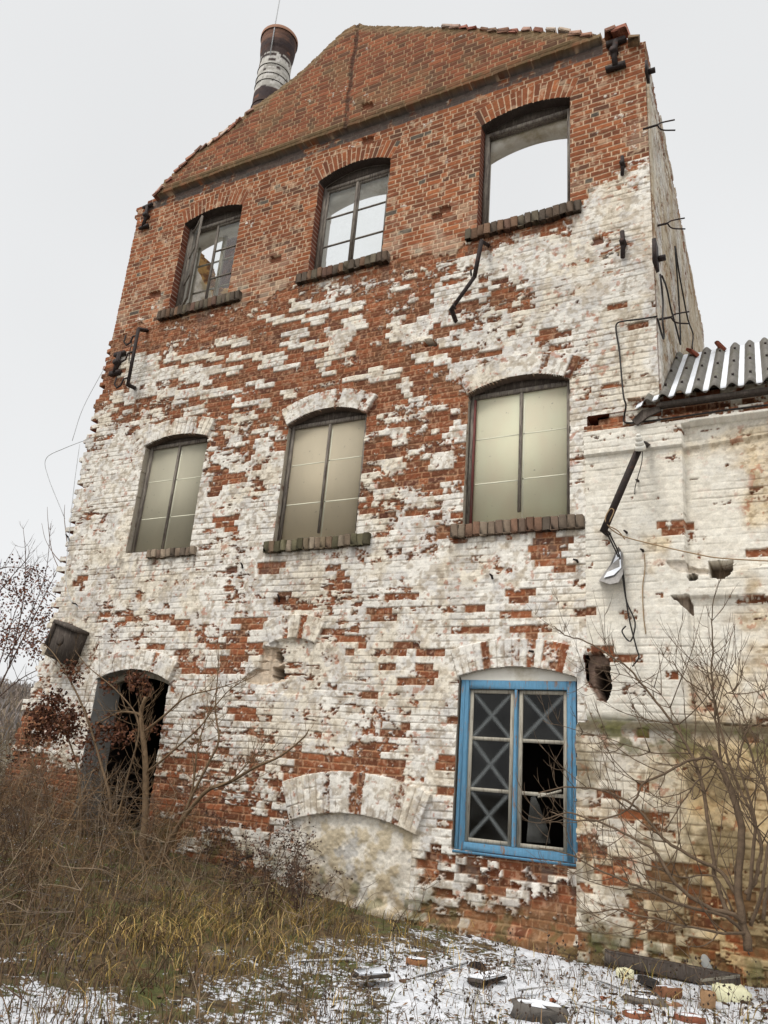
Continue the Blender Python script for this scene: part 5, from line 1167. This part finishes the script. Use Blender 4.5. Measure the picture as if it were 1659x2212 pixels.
# tangled dead stems
def twig(mb, p, d, L, r, col, n=5, curl=0.25, up=0.15, rn=None):
    rn = rn or random; p = np.array(p, float); d = np.array(d, float); d /= np.linalg.norm(d)+1e-9; P_ = [p.copy()]
    for i in range(n):
        d = d+np.array([rn.gauss(0, curl), rn.gauss(0, curl), rn.gauss(0, curl)])*0.5+np.array([0, 0, up/n*2]); d /= np.linalg.norm(d); p = p+d*L/n; P_.append(p.copy())
    mb.tube(P_, np.linspace(r, r*0.35, n+1), 3 if r < 0.006 else 5, col, cap=r > 0.004); return np.array(P_)
rn = random.Random(21)
mb = MB()
pts, px, py, r = scatter(6500, lambda px, py, X, Y: 0.95*sm(560, 240, px)*sm(2060, 1960, py)+0.30*sm(420, 100, px)*sm(2190, 2100, py)+0.5*np.exp(-((px-620)/150)**2-((py-1950)/50)**2)+0.16*sm(1900, 2000, py)*sm(2200, 2000, py)*sm(1100, 700, px)+0.06*sm(2050, 2150, py), 45)
for q, X_, Y_ in zip(pts, px, py):
    tall = (0.35+0.85*rn.random())*(1.2 if X_ < 240 else 0.95 if X_ < 420 else 0.6)*(1.0 if Y_ < 2040 else 0.7)
    col = sr(*rn.choice(BROWN+[(122, 106, 90), (148, 130, 108), (104, 92, 82)]))*rn.uniform(0.55, 1.15)
    d = (rn.gauss(0, 0.35), rn.gauss(0, 0.25), 1.0)
    S_ = twig(mb, q, d, tall, 0.005, col, 5, 0.26, -0.05, rn)
    for k in range(rn.randint(3, 7)):
        a = S_[rn.randint(1, 5)]; twig(mb, a, (rn.gauss(0, 1), rn.gauss(0, 0.7), rn.gauss(0.4, 0.5)), tall*rn.uniform(0.2, 0.55), 0.0036, col, 3, 0.4, 0.0, rn)
tag(mb.build('undergrowth', 'deadstem'), 'tangle of dry brown weed stems in front of the doorway', 'undergrowth', kind='stuff')
# thin seed stalks standing in the snow at the front
mb = MB(); lv = []
pts, px, py, r = scatter(900, lambda px, py, X, Y: 0.55*sm(2090, 2130, py), 47, x0=-6, x1=0.5, y0=-7, y1=-0.8)
for q in pts:
    h_ = rn.uniform(0.15, 0.5); col = sr(*rn.choice([(74, 60, 50), (92, 72, 58), (110, 90, 70)]))
    S_ = twig(mb, q, (rn.gauss(0, 0.2), rn.gauss(0, 0.2), 1), h_, 0.003, col, 4, 0.2, 0, rn)
    for k in range(rn.randint(2, 5)):
        T_ = twig(mb, S_[rn.randint(1, 4)], (rn.gauss(0, 1), rn.gauss(0, 1), 0.7), h_*0.3, 0.0022, col, 2, 0.3, 0.1, rn); lv.append(T_[-1])
    lv.append(S_[-1])
for e in lv: 
    s_ = rn.uniform(0.006, 0.012); mb.add(np.array(e)+np.array([[s_, 0, 0], [-s_, 0, 0], [0, s_, 0], [0, -s_, 0], [0, 0, s_*1.3], [0, 0, -s_*1.3]]), [(0, 2, 4), (2, 1, 4), (1, 3, 4), (3, 0, 4), (2, 0, 5), (1, 2, 5), (3, 1, 5), (0, 3, 5)], sr(62, 50, 42))
tag(mb.build('undergrowth', 'deadstem'), 'thin seed stalks sticking up through snow in the front', 'undergrowth', kind='stuff')

def leaves(mb, c, rad, n, cols, size, rn, flat=1.0):
    for k in range(n):
        u = np.array([rn.gauss(0, 1), rn.gauss(0, 1), rn.gauss(0, 1)*flat]); u *= rad*(rn.random()**0.45)/(np.linalg.norm(u)+1e-9)
        o_ = np.array(c)+u; a = np.array([rn.gauss(0, 1), rn.gauss(0, 1), rn.gauss(-0.6, 1)]); a /= np.linalg.norm(a); b = np.cross(a, [rn.gauss(0, 1), rn.gauss(0, 1), rn.gauss(0, 1)]); b /= np.linalg.norm(b)+1e-9; cc_ = np.cross(a, b)
        s_ = size*rn.uniform(0.6, 1.3); mb.add([o_, o_+a*s_*0.5+b*s_*0.34+cc_*s_*0.15, o_+a*s_, o_+a*s_*0.5-b*s_*0.34+cc_*s_*0.15, o_+a*s_*0.5], [(0, 1, 4), (1, 2, 4), (2, 3, 4), (3, 0, 4)], sr(*rn.choice(cols))*rn.uniform(0.65, 1.15))

def sprout(mb, path, rads, col, rn, n, Lr, r0=0.006, fwd=0.7, up=0.5, sub=2, spread=1.0, ydamp=0.7, start=0.15):
    """side twigs in opposite pairs along a branch, tips curving up"""
    path = np.asarray(path); k = len(path)
    for i in range(n):
        t = start+(1-start)*(i+rn.random())/n; f = t*(k-1); a = int(min(k-2, f)); p = path[a]+(path[a+1]-path[a])*(f-a); tg = path[a+1]-path[a]; tg = tg/(np.linalg.norm(tg)+1e-9)
        fwd = rn.uniform(0.3, 1.3); s0 = np.cross(tg, [rn.gauss(0, 0.8), 1, rn.gauss(0, 0.8)]); s0 /= np.linalg.norm(s0)+1e-9
        for s in (1, -1):
            if rn.random() < 0.38: continue
            d = tg*fwd+s0*s*spread+np.array([rn.gauss(0, 0.25), rn.gauss(0, 0.25)*ydamp, rn.gauss(0, 0.2)])
            L = rn.uniform(*Lr)*(1.1-0.6*t); Q = twig(mb, p, d, L, r0*(1.1-0.5*t), col*rn.uniform(0.85, 1.15), 5, 0.16, up, rn)
            if sub: 
                for q in range(sub):
                    if rn.random() < 0.6: twig(mb, Q[rn.randint(1, 4)], (Q[-1]-Q[0])/L+np.array([rn.gauss(0, 0.8), rn.gauss(0, 0.6), rn.gauss(0.2, 0.6)]), L*rn.uniform(0.2, 0.5), r0*0.55, col, 3, 0.2, up, rn)

def bpath(pts, n=5): return spline([P(a, b, y) for a, b, y in pts], n)
# --- big bare bush on the right
rn = random.Random(5)
bush = tag(empty('bare_bush', (-0.55, -1.1, 0)), 'large leafless many stemmed bush in front of the yellowed annex wall', 'bush')
BK = sr(96, 80, 64)
def cv(L): return [((2200+x/2.011)*0.5486, (2600+y/2.011)*0.5486, d) for x, y, d in L]
stems = [(cv([(1500, 2300, -1.0), (1470, 2080, -1.0), (1430, 1830, -0.95), (1445, 1400, -0.9), (1400, 1150, -0.85), (1300, 900, -0.8), (1240, 770, -0.75)]), 0.060, 0.030),
 (cv([(1340, 2000, -1.0), (1290, 1850, -0.9), (1250, 1650, -0.85), (1210, 1400, -0.8), (1150, 1000, -0.7), (1105, 840, -0.7), (1060, 740, -0.65), (990, 610, -0.6), (830, 385, -0.55), (640, 130, -0.5), (530, 0, -0.5), (330, -140, -0.45), (160, -230, -0.4), (40, -262, -0.4), (-60, -330, -0.4)]), 0.034, 0.006),
 (cv([(1310, 930, -0.8), (1290, 700, -0.8), (1262, 430, -0.8), (1242, 190, -0.8), (1256, -20, -0.8), (1262, -260, -0.85), (1282, -480, -0.9)]), 0.022, 0.005),
 (cv([(1240, 790, -0.75), (1140, 760, -0.75), (1010, 800, -0.8), (880, 890, -0.9), (700, 990, -1.0), (640, 1090, -1.0), (560, 1190, -1.05), (300, 1270, -1.1), (100, 1240, -1.1), (-60, 1190, -1.1)]), 0.024, 0.006),
 (cv([(1470, 2080, -1.0), (1380, 2010, -1.1), (1200, 1945, -1.2), (1010, 1830, -1.25), (840, 1660, -1.3), (760, 1500, -1.3), (640, 1400, -1.3), (430, 1300, -1.3), (200, 1210, -1.3), (0, 1185, -1.3), (-160, 1225, -1.3)]), 0.034, 0.006),
 (cv([(1400, 1850, -0.95), (1260, 1650, -0.9), (1110, 1560, -0.95), (920, 1430, -1.0), (780, 1290, -1.0), (620, 1120, -1.0), (460, 1010, -1.0), (260, 955, -1.0), (60, 945, -1.0), (-150, 990, -1.0)]), 0.030, 0.006),
 (cv([(1490, 2200, -1.0), (1320, 2040, -1.2), (1000, 1960, -1.4), (700, 1850, -1.5), (500, 1780, -1.5), (330, 1700, -1.5), (100, 1560, -1.5), (-150, 1480, -1.5)]), 0.026, 0.005),
 (cv([(1480, 1850, -1.0), (1560, 1750, -0.95), (1600, 1600, -0.9), (1640, 1400, -0.9), (1560, 1150, -0.85), (1470, 950, -0.8), (1380, 700, -0.8), (1310, 330, -0.75), (1300, 280, -0.75), (1240, 220, -0.75), (1090, 120, -0.7), (990, -20, -0.7)]), 0.030, 0.006),
 (cv([(1300, 285, -0.75), (1390, 235, -0.7), (1450, 170, -0.7)]), 0.008, 0.004),
 (cv([(1500, 1900, -1.0), (1540, 1500, -1.05), (1560, 1300, -1.1), (1500, 1050, -1.1), (1440, 800, -1.1), (1510, 560, -1.1), (1560, 520, -1.1)]), 0.028, 0.006),
 (cv([(1520, 2100, -1.0), (1610, 1820, -1.1), (1650, 1560, -1.1), (1690, 1300, -1.1), (1640, 1000, -1.1), (1560, 800, -1.0), (1480, 520, -1.0), (1490, 460, -1.0), (1360, 190, -0.9), (1290, 20, -0.9)]), 0.026, 0.005),
 (cv([(1240, 780, -0.75), (1210, 850, -0.8), (1090, 980, -0.85), (1010, 1090, -0.9), (900, 1260, -0.95), (830, 1360, -1.0)]), 0.014, 0.005),
 (cv([(1500, 2150, -1.0), (1250, 2150, -1.3), (950, 2080, -1.5), (700, 2010, -1.6), (430, 1960, -1.6), (160, 1990, -1.6)]), 0.020, 0.005),
 (cv([(980, 600, -0.6), (900, 430, -0.6), (720, 210, -0.55), (430, 100, -0.5), (150, 60, -0.5)]), 0.010, 0.003),
 (cv([(1060, 740, -0.65), (760, 740, -0.7), (580, 690, -0.7), (400, 640, -0.7), (120, 570, -0.7), (-40, 520, -0.7)]), 0.010, 0.003),
 (cv([(1620, 2050, -1.2), (1680, 1700, -1.3), (1760, 1300, -1.4), (1800, 900, -1.4), (1700, 500, -1.4), (1560, 180, -1.4)]), 0.026, 0.005),
 (cv([(1380, 2000, -1.0), (1230, 1700, -1.0), (990, 1700, -1.1), (760, 1640, -1.2), (520, 1560, -1.2), (150, 1540, -1.2)]), 0.014, 0.004)]
tr = MB()
for i, (pth, r0, r1) in enumerate(stems):
    r0 *= 0.70; q = bpath(pth); mb = MB(); n = len(q); wob = np.cumsum(np.random.default_rng(i).normal(0, 0.006, (n, 3)), 0); q = q+wob-wob[0]
    mb.tube(q, np.linspace(r0, r1, n)**1.0, 7, BK*rn.uniform(0.85, 1.15))
    L = np.linalg.norm(np.diff(q, axis=0), axis=1).sum()
    sprout(mb, q, None, BK*1.02, rn, max(4, int(L*6.0)), (0.25, 1.35), 0.0070, up=0.45, sub=4, start=0.25 if r0 > 0.015 else 0.1)
    part(mb.build('stem', 'bark', None), bush)
# --- young tree by the doorway
rn = random.Random(8)
sap = tag(empty('young_tree', (-8.35, -0.75, 0.6)), 'bare young tree growing right in front of the doorway', 'tree')
def c2(L): return [((300+x/1.843)*0.5486, (2500+y/1.843)*0.5486, d) for x, y, d in L]
B2 = sr(112, 92, 70)
for i, (pth, r0, r1) in enumerate([(c2([(455, 1800, -0.9), (470, 1650, -0.9), (500, 1330, -0.85), (503, 950, -0.85), (480, 700, -0.85), (470, 560, -0.85), (505, 450, -0.85)]), 0.062, 0.028),
  (c2([(475, 600, -0.85), (440, 570, -0.9), (330, 560, -1.0), (230, 600, -1.05), (120, 660, -1.1)]), 0.028, 0.006),
  (c2([(500, 700, -0.85), (640, 585, -0.9), (800, 450, -0.95), (1010, 392, -1.0), (1200, 330, -1.0)]), 0.020, 0.005),
  (c2([(510, 1000, -0.85), (600, 930, -0.95), (750, 800, -1.0), (900, 665, -1.05), (1010, 515, -1.05), (1130, 385, -1.05), (1290, 300, -1.05)]), 0.018, 0.005)]):
    mb = MB(); q = bpath(pth); mb.tube(q, np.linspace(r0, r1, len(q)), 8 if i == 0 else 6, B2)
    sprout(mb, q, None, B2*1.05, rn, 30 if i == 0 else 14, (0.3, 1.0) if i == 0 else (0.2, 0.7), 0.0075, up=0.5, sub=3, start=0.3)
    part(mb.build('trunk' if i == 0 else 'branch', 'bark2'), sap)
rn = random.Random(9)
sh = tag(empty('bare_shrub', (-7.4, -0.9, 0.5)), 'leafless shrub leaning right across the wall between doorway and blocked arch', 'shrub')
for i, (pth, r0, r1) in enumerate([(c2([(560, 1800, -0.95), (640, 1560, -1.0), (780, 1330, -1.05), (950, 1130, -1.1), (1110, 1070, -1.1), (1300, 960, -1.15), (1480, 880, -1.2), (1650, 745, -1.2), (1690, 680, -1.2)]), 0.040, 0.006),
  (c2([(590, 1760, -0.95), (720, 1440, -1.0), (850, 1150, -1.05), (960, 930, -1.05), (1035, 760, -1.05), (1010, 540, -1.0), (1030, 250, -1.0), (1028, 60, -1.0)]), 0.028, 0.005),
  (c2([(790, 1320, -1.05), (850, 1080, -1.05), (880, 830, -1.05), (940, 620, -1.0), (1010, 420, -1.0)]), 0.018, 0.005),
  (c2([(700, 1720, -1.0), (660, 1640, -1.05), (600, 1540, -1.05), (560, 1440, -1.05), (600, 1300, -1.05)]), 0.018, 0.006),
  (c2([(950, 1130, -1.1), (1130, 1050, -1.15), (1290, 880, -1.2), (1330, 850, -1.2)]), 0.010, 0.004)]):
    mb = MB(); q = bpath(pth); mb.tube(q, np.linspace(r0, r1, len(q)), 6, B2); sprout(mb, q, None, B2*1.05, rn, 16, (0.25, 0.8), 0.0068, up=0.5, sub=2, start=0.25)
    part(mb.build('stem', 'bark2'), sh)
# --- shrub with dead brown leaves at the left corner
rn = random.Random(13)
ls = tag(empty('leafy_shrub', (-10.6, -1.2, 0.7)), 'shrub hung with clumps of dead brown leaves beside the doorway', 'shrub')
for pth, r0 in (([(170, 1860, -1.2), (175, 1760, -1.2), (165, 1650, -1.2), (130, 1560, -1.2), (100, 1520, -1.2)], 0.024), ([(210, 1900, -1.3), (240, 1760, -1.3), (215, 1640, -1.3), (180, 1530, -1.25), (140, 1450, -1.2), (105, 1400, -1.2), (60, 1370, -1.2)], 0.026),
                ([(230, 1880, -1.3), (270, 1700, -1.3), (300, 1570, -1.3), (260, 1500, -1.3), (190, 1440, -1.3), (162, 1405, -1.3)], 0.016), ([(120, 1880, -1.3), (90, 1740, -1.3), (70, 1640, -1.3), (40, 1560, -1.3)], 0.018), ([(60, 1880, -1.5), (30, 1780, -1.5), (20, 1700, -1.5), (-10, 1640, -1.5)], 0.014)):
    mb = MB(); q = bpath(pth); mb.tube(q, np.linspace(r0, 0.005, len(q)), 6, B2*0.85); sprout(mb, q, None, B2*0.85, rn, 12, (0.3, 0.9), 0.006, up=0.35, sub=3, start=0.15); part(mb.build('stem', 'bark2'), ls)
DEAD = [(104, 66, 46), (88, 56, 42), (120, 80, 54), (74, 50, 40), (112, 76, 60)]
mb = MB()
for (x, y, rad, n) in ((112, 1545, 0.30, 420), (90, 1575, 0.26, 300), (140, 1575, 0.26, 300), (118, 1510, 0.22, 180), (160, 1545, 0.22, 130), (80, 1535, 0.2, 130), (205, 1588, 0.26, 150), (240, 1570, 0.24, 130), (262, 1592, 0.22, 100), (300, 1472, 0.20, 160), (312, 1492, 0.14, 80), (285, 1462, 0.12, 60), (150, 1440, 0.15, 70), (165, 1465, 0.14, 60), (235, 1480, 0.16, 70), (50, 1620, 0.3, 90), (190, 1640, 0.3, 80), (330, 1570, 0.16, 40)):
    leaves(mb, P(x, y, -1.2 if x < 280 else -0.5), rad, n, DEAD, 0.065, rn, 0.8)
tag(part(mb.build('leaves', 'leafbrown'), ls), kind='stuff')
# --- small tree beyond the corner, reddish seed heads
rn = random.Random(17)
bt = tag(empty('background_tree', P(-60, 1700, 3.0)*np.array([1, 1, 0])), 'thin tree with reddish brown leaves behind the torn left corner', 'tree')
mbL = MB()
for i, pth in enumerate(([(-60, 1720, 3), (-30, 1560, 3), (20, 1440, 3), (70, 1340, 3), (100, 1280, 3), (125, 1230, 3)], [(-60, 1600, 3), (0, 1430, 3), (30, 1330, 3), (60, 1250, 3), (85, 1200, 3)], [(-60, 1480, 3), (0, 1390, 3), (60, 1360, 3), (105, 1340, 3), (135, 1320, 3)],
                         [(-80, 1380, 3), (-20, 1300, 3), (30, 1240, 3), (60, 1205, 3), (62, 1180, 3)], [(-80, 1300, 3), (-10, 1235, 3), (30, 1225, 3), (70, 1235, 3), (120, 1265, 3)], [(-40, 1540, 3), (40, 1470, 3), (100, 1440, 3), (140, 1430, 3)], [(10, 1430, 3), (60, 1340, 3), (98, 1240, 3), (110, 1130, 3)], [(20, 1440, 3), (50, 1300, 3), (55, 1200, 3), (50, 1140, 3)])):
    mb = MB(); q = bpath(pth); mb.tube(q, np.linspace(0.03 if i == 0 else 0.018, 0.005, len(q)), 5, sr(92, 74, 66)); sprout(mb, q, None, sr(92, 74, 66), rn, 10, (0.3, 0.9), 0.008, up=0.5, sub=2, start=0.25); part(mb.build('trunk' if i == 0 else 'branch', 'bark2'), bt)
for k in range(150):
    x, y = rn.uniform(-20, 110), rn.uniform(1200, 1420)
    if (x-40)**2/85**2+(y-1320)**2/115**2 > 1 or rn.random() < 0.25*(y < 1260): continue
    leaves(mbL, P(x, y, rn.uniform(2.4, 3.6)), 0.22, 14, [(122, 82, 66), (104, 66, 56), (136, 96, 78), (92, 66, 60)], 0.075, rn)
tag(part(mbL.build('leaves', 'leafbrown'), bt), kind='stuff')
mb = MB()
for a in (([(130, 1235, 1), (112, 1190, 1.2), (104, 1130, 1.2), (102, 1095, 1.2)]), ([(146, 1180, 1), (139, 1120, 1.2), (140, 1090, 1.2)]), ([(132, 1215, 1), (115, 1195, 1.2), (98, 1165, 1.2), (90, 1130, 1.2)]), ([(120, 1290, 1), (108, 1282, 1.2), (92, 1275, 1.2)])):
    q = bpath(a); mb.tube(q, np.linspace(0.012, 0.004, len(q)), 4, sr(110, 92, 82))
tag(mb.build('bare_shoot', 'bark2'), 'thin upright shoots rising behind the torn left wall edge', 'shoots')
# --- dark dead weeds standing by the wall
rn = random.Random(31)
for k, (x, y, h_) in enumerate(((560, 1950, 1.0), (600, 1960, 0.85), (628, 1950, 1.05), (655, 1965, 0.7), (585, 1975, 0.75), (500, 1940, 0.7), (640, 1985, 0.6), (440, 1900, 0.8), (530, 1960, 0.9))):
    b_ = PZ(x, y, 0.28); wd_ = empty('dead_weed', (b_[0], b_[1], float(gz(b_[0], b_[1])))); mb = MB(); col = sr(78, 60, 50)
    ends = []
    for s_ in range(3):
        S_ = twig(mb, wd_.location, (rn.gauss(0, 0.25), rn.gauss(0, 0.2), 1), h_*rn.uniform(0.7, 1.05), 0.007, col, 7, 0.14, 0, rn)
        for q in range(14):
            T_ = twig(mb, S_[rn.randint(2, 7)], (rn.gauss(0, 0.8), rn.gauss(0, 0.8), 0.5), h_*rn.uniform(0.08, 0.28), 0.003, col, 3, 0.3, -0.3, rn); ends += [T_[-1], T_[1]]
    part(mb.build('stem', 'deadstem'), wd_); ml = MB()
    for e in ends: leaves(ml, e, 0.03, 2, [(84, 66, 54), (98, 74, 60), (70, 56, 48)], 0.036, rn)
    tag(part(ml.build('leaves', 'leafbrown'), wd_), kind='stuff')
    tag(wd_, 'dark withered weed with curled leaves standing below the blocked arch wall', 'weed', 'dark withered weeds by the wall')
# --- rubbish and rubble on the snow
def gpt(x, y, z=0.0):
    q = PZ(x, y, z)
    for _ in range(6): q = PZ(x, y, float(gz(q[0], q[1])))
    return np.array([q[0], q[1], float(gz(q[0], q[1]))])
def lump(name, x, y, sz, col, label, cat, mname='vcol', rot=0, seed=0, snow=False, bevk=0.32, sink=0.045, tilt=(0, 0)):
    r_ = np.random.default_rng(seed); p = gpt(x, y); bm_ = MB(); T = Matrix.Rotation(rot, 4, 'Z') @ Matrix.Rotation(tilt[0], 4, 'X') @ Matrix.Rotation(tilt[1], 4, 'Y')
    nu, nv = 10, 7; V, F = [], []                 # squarish superellipsoid, knocked about
    for i in range(nv):
        ph = -math.pi/2+math.pi*i/(nv-1)
        for j in range(nu):
            th = 2*math.pi*j/nu; se = lambda c: math.copysign(abs(c)**bevk, c)
            v = np.array([se(math.cos(ph))*se(math.cos(th))*sz[0]/2, se(math.cos(ph))*se(math.sin(th))*sz[1]/2, (se(math.sin(ph))+1)*sz[2]/2])
            v += r_.normal(0, 0.075, 3)*np.array(sz); V.append(T @ Vector(v))
    for i in range(nv-1):
        for j in range(nu): F.append((i*nu+j, i*nu+(j+1) % nu, (i+1)*nu+(j+1) % nu, (i+1)*nu+j))
    bm_.add(V, F, sr(*col)*(0.72 if cat in ('brick', 'stone') else 0.9)); o = bm_.build(name, mname); o.location = p-np.array([0, 0, sink])
    tag(o, label, cat)
    if snow:
        sb = MB(); V2 = []
        for j in range(10):
            th = 2*math.pi*j/10; V2.append(T @ Vector((math.cos(th)*sz[0]*0.44, math.sin(th)*sz[1]*0.44, sz[2]*0.99)))
        V2.append(T @ Vector((0, 0, sz[2]*1.10))); sb.add(V2, [(j, (j+1) % 10, 10) for j in range(10)]); s_ = sb.build('snow', 'snow', o, smooth=True)
    return o
lump('foam_block', 1582, 2162, (0.30, 0.16, 0.17), (232, 226, 190), 'largest pale yellow foam block lying by the annex foot', 'foam block', 'foam', 0.2, 1)
lump('foam_block', 1348, 2112, (0.16, 0.10, 0.13), (226, 222, 170), 'small yellowish foam block at the corner of annex and mill', 'foam block', 'foam', 0.5, 2)
lump('foam_block', 1546, 2156, (0.06, 0.10, 0.14), (230, 226, 200), 'narrow pale foam scrap leaning against the largest foam block', 'foam block', 'foam', 0.1, 3)
lump('brick', 1530, 2176, (0.13, 0.10, 0.17), (176, 140, 104), 'tan broken brick standing upright on the snow', 'brick', rot=0.4, seed=4)
lump('brick', 1440, 2150, (0.24, 0.14, 0.12), (150, 104, 76), 'rust brown brick with snow cap near the black pipe', 'brick', rot=0.7, seed=5, snow=True)
lump('brick', 1446, 2172, (0.20, 0.14, 0.07), (168, 122, 96), 'pale brick half buried in front of the rust brown one', 'brick', rot=-0.2, seed=6, snow=True)
lump('brick', 1490, 2205, (0.26, 0.14, 0.08), (140, 84, 62), 'red brick lying at the very front edge on the right', 'brick', rot=0.3, seed=7, snow=True)
lump('brick', 1375, 2196, (0.22, 0.13, 0.08), (150, 92, 66), 'red brick fragment flat in the snow left of the tan broken brick', 'brick', rot=1.0, seed=8, snow=True)
lump('brick', 900, 2083, (0.22, 0.12, 0.10), (156, 108, 74), 'orange brown brick stub poking from snow below the blocked arch', 'brick', rot=0.5, seed=9, snow=True)
lump('brick', 1640, 2125, (0.22, 0.16, 0.14), (150, 106, 80), 'brown brick beside the bush trunk at the right edge', 'brick', rot=0.4, seed=10, snow=True)
lump('stone', 1390, 2165, (0.34, 0.26, 0.10), (120, 112, 104), 'flat grey stone capped with snow in the right foreground', 'stone', rot=0.2, seed=11, snow=True)
lump('stone', 1165, 2185, (0.42, 0.30, 0.12), (110, 104, 98), 'broad grey stone capped with snow in the middle foreground', 'stone', rot=0.1, seed=12, snow=True)
lump('rag', 1030, 2092, (0.16, 0.12, 0.10), (40, 34, 34), 'black crumpled rag on the snow below the blue window', 'rag', rot=0.4, seed=13, bevk=0.7)
def bar(name, a, b, w_, h_, m, label, cat, snow=False, lift=0.02):
    A, B = gpt(*a), gpt(*b); A = A+[0, 0, lift]; B = B+[0, 0, lift]; d_ = B-A; L = np.linalg.norm(d_); mb = MB(); q = Vector(d_).to_track_quat('X', 'Z').to_matrix().to_4x4()
    mb.box(0, L, -w_/2, w_/2, 0, h_, jit=0.006, bev=0.008, mtx=q); o = mb.build(name, m); o.location = A; tag(o, label, cat)
    if snow:
        sb = MB(); sb.box(0.02, L-0.02, -w_*0.45, w_*0.45, h_+0.001, h_+0.018, jit=0.004, bev=0.004, mtx=q); s_ = sb.build('snow', 'snow', o)
    return o
tA, tB = P(1306, 2074, -0.30), P(1600, 2132, -0.34); tL = np.linalg.norm(tB-tA); tq = Vector(tB-tA).to_track_quat('X', 'Z').to_matrix().to_4x4()
mb = MB(); mb.box(0, tL, -0.03, 0.03, -0.05, 0.10, jit=0.008, bev=0.01, mtx=tq); o_ = mb.build('timber', 'darkwood'); o_.location = tA
tag(o_, 'mossy dark timber lying along the foot of the annex wall', 'timber')
bar('plank', (764, 2130), (836, 2124), 0.16, 0.03, 'darkwood', 'short brown board covered with snow left of centre', 'board', snow=True, lift=0.06)
bar('plank', (1080, 2120), (1025, 2134), 0.16, 0.035, 'darkwood', 'broken brown board tip showing through snow below the blue window', 'board', snow=True, lift=0.03)
bar('pipe', (1385, 2130), (1418, 2146), 0.075, 0.07, 'cable', 'short black pipe piece on the snow beside rubble', 'pipe', lift=0.03)
bar('stick', (1515, 2150), (1600, 2135), 0.02, 0.02, 'palewood', 'pale thin stick leaning on the largest foam block', 'stick', lift=0.10)
for k, (a, b, lab) in enumerate((((900, 2120), (1010, 2085), 'grey stick across the snow left of the black rag'), ((1120, 2150), (1230, 2135), 'brown stick on the snow under the blue window'), ((640, 2095), (760, 2080), 'pale stick in the grass left of centre'), ((1230, 2175), (1330, 2200), 'brown forked stick at the front right of the snow'), ((960, 2150), (1040, 2170), 'brown stick across the broad foreground snow'), ((1290, 2130), (1345, 2145), 'short brown stick near the small foam block'))):
    bar('stick', a, b, 0.018, 0.016, 'bark', lab, 'stick', lift=0.03)
# plastic bottle
m = bpy.data.materials.new('clear_plastic'); m.use_nodes = True; p = m.node_tree.nodes['Principled BSDF']; p.inputs['Base Color'].default_value = (0.75, 0.8, 0.78, 1); p.inputs['Transmission Weight'].default_value = 0.65; p.inputs['Roughness'].default_value = 0.2; p.inputs['IOR'].default_value = 1.1; M['plastic'] = m
bq = gpt(1536, 2122)+np.array([0, -0.05, 0.05]); bo_ = tag(empty('bottle', bq), 'clear crumpled plastic bottle leaning at the foot of the annex', 'bottle')
ax = np.array([-0.28, 0.25, 0.92]); ax /= np.linalg.norm(ax); mb = MB(); pr_ = [(0, 0.035), (0.01, 0.046), (0.10, 0.045), (0.16, 0.044), (0.20, 0.034), (0.235, 0.016), (0.26, 0.014)]
mb.tube([bq+ax*a for a, b in pr_], [b*1.2 for a, b in pr_], 14); part(mb.build('body', 'plastic', smooth=True), bo_); mb = MB(); mb.tube([bq+ax*0.262, bq+ax*0.285], [0.020, 0.020], 12); part(mb.build('cap', 'porcelain'), bo_)
# black hose half hidden in the weeds by the wall
q = [gpt(x, y)+np.array([0, 0, z]) for x, y, z in ((480, 1915, 0.10), (520, 1900, 0.22), (570, 1898, 0.24), (620, 1915, 0.16), (660, 1940, 0.05))]
mb = MB(); mb.tube(spline(q), 0.018, 6); tag(mb.build('hose', 'cable'), 'black hose arching out of the weeds at the wall foot', 'hose')

rn = random.Random(77); mb = MB()
pts, px, py, r = scatter(9000, lambda px, py, X, Y: 0.6*sm(2030, 2080, py)*(0.35+0.65*sm(600, 1000, px)), 71, x0=-7, x1=1.5, y0=-7, y1=-0.1)
for q in pts:
    c_ = sr(*rn.choice([(92, 70, 52), (70, 54, 44), (120, 92, 66), (58, 48, 40), (134, 106, 78)]))*rn.uniform(0.6, 1.1); s_ = rn.uniform(0.012, 0.035); a = rn.uniform(0, 6.28)
    u = np.array([math.cos(a), math.sin(a), rn.uniform(-0.2, 0.5)])*s_; v = np.array([-math.sin(a), math.cos(a), rn.uniform(-0.3, 0.3)])*s_*rn.uniform(0.25, 0.7); o_ = q+[0, 0, 0.012]
    mb.add([o_-u, o_+v, o_+u, o_-v, o_+[0, 0, s_*0.3]], [(0, 3, 4), (3, 2, 4), (2, 1, 4), (1, 0, 4)], c_)
tag(mb.build('leaf_litter', 'leafbrown'), 'dead leaves and crumbs of rubble scattered over the snow', 'leaf litter', kind='stuff')
mb = MB()
pts, px, py, r = scatter(700, lambda px, py, X, Y: 0.5*sm(2060, 2110, py)*sm(800, 1200, px)+0.5*sm(-0.7, -0.15, Y)*sm(880, 960, px), 73, x0=-6, x1=1.5, y0=-5, y1=-0.1)
for q in pts:
    c_ = sr(*rn.choice([(134, 84, 62), (150, 108, 82), (110, 100, 90), (170, 156, 138), (96, 74, 58)]))*rn.uniform(0.6, 1.05); w_ = rn.uniform(0.02, 0.07)
    T = Matrix.Translation(Vector(q)) @ Matrix.Rotation(rn.uniform(0, 6), 4, 'Z') @ Matrix.Rotation(rn.uniform(-0.5, 0.5), 4, 'X')
    mb.box(-w_/2, w_/2, -w_*0.35, w_*0.35, -w_*0.2, w_*0.35, c_, jit=w_*0.12, bev=w_*0.15, mtx=T)
tag(mb.build('rubble', 'vcol'), 'small crumbs of brick and mortar strewn along the wall foot', 'rubble', kind='stuff')
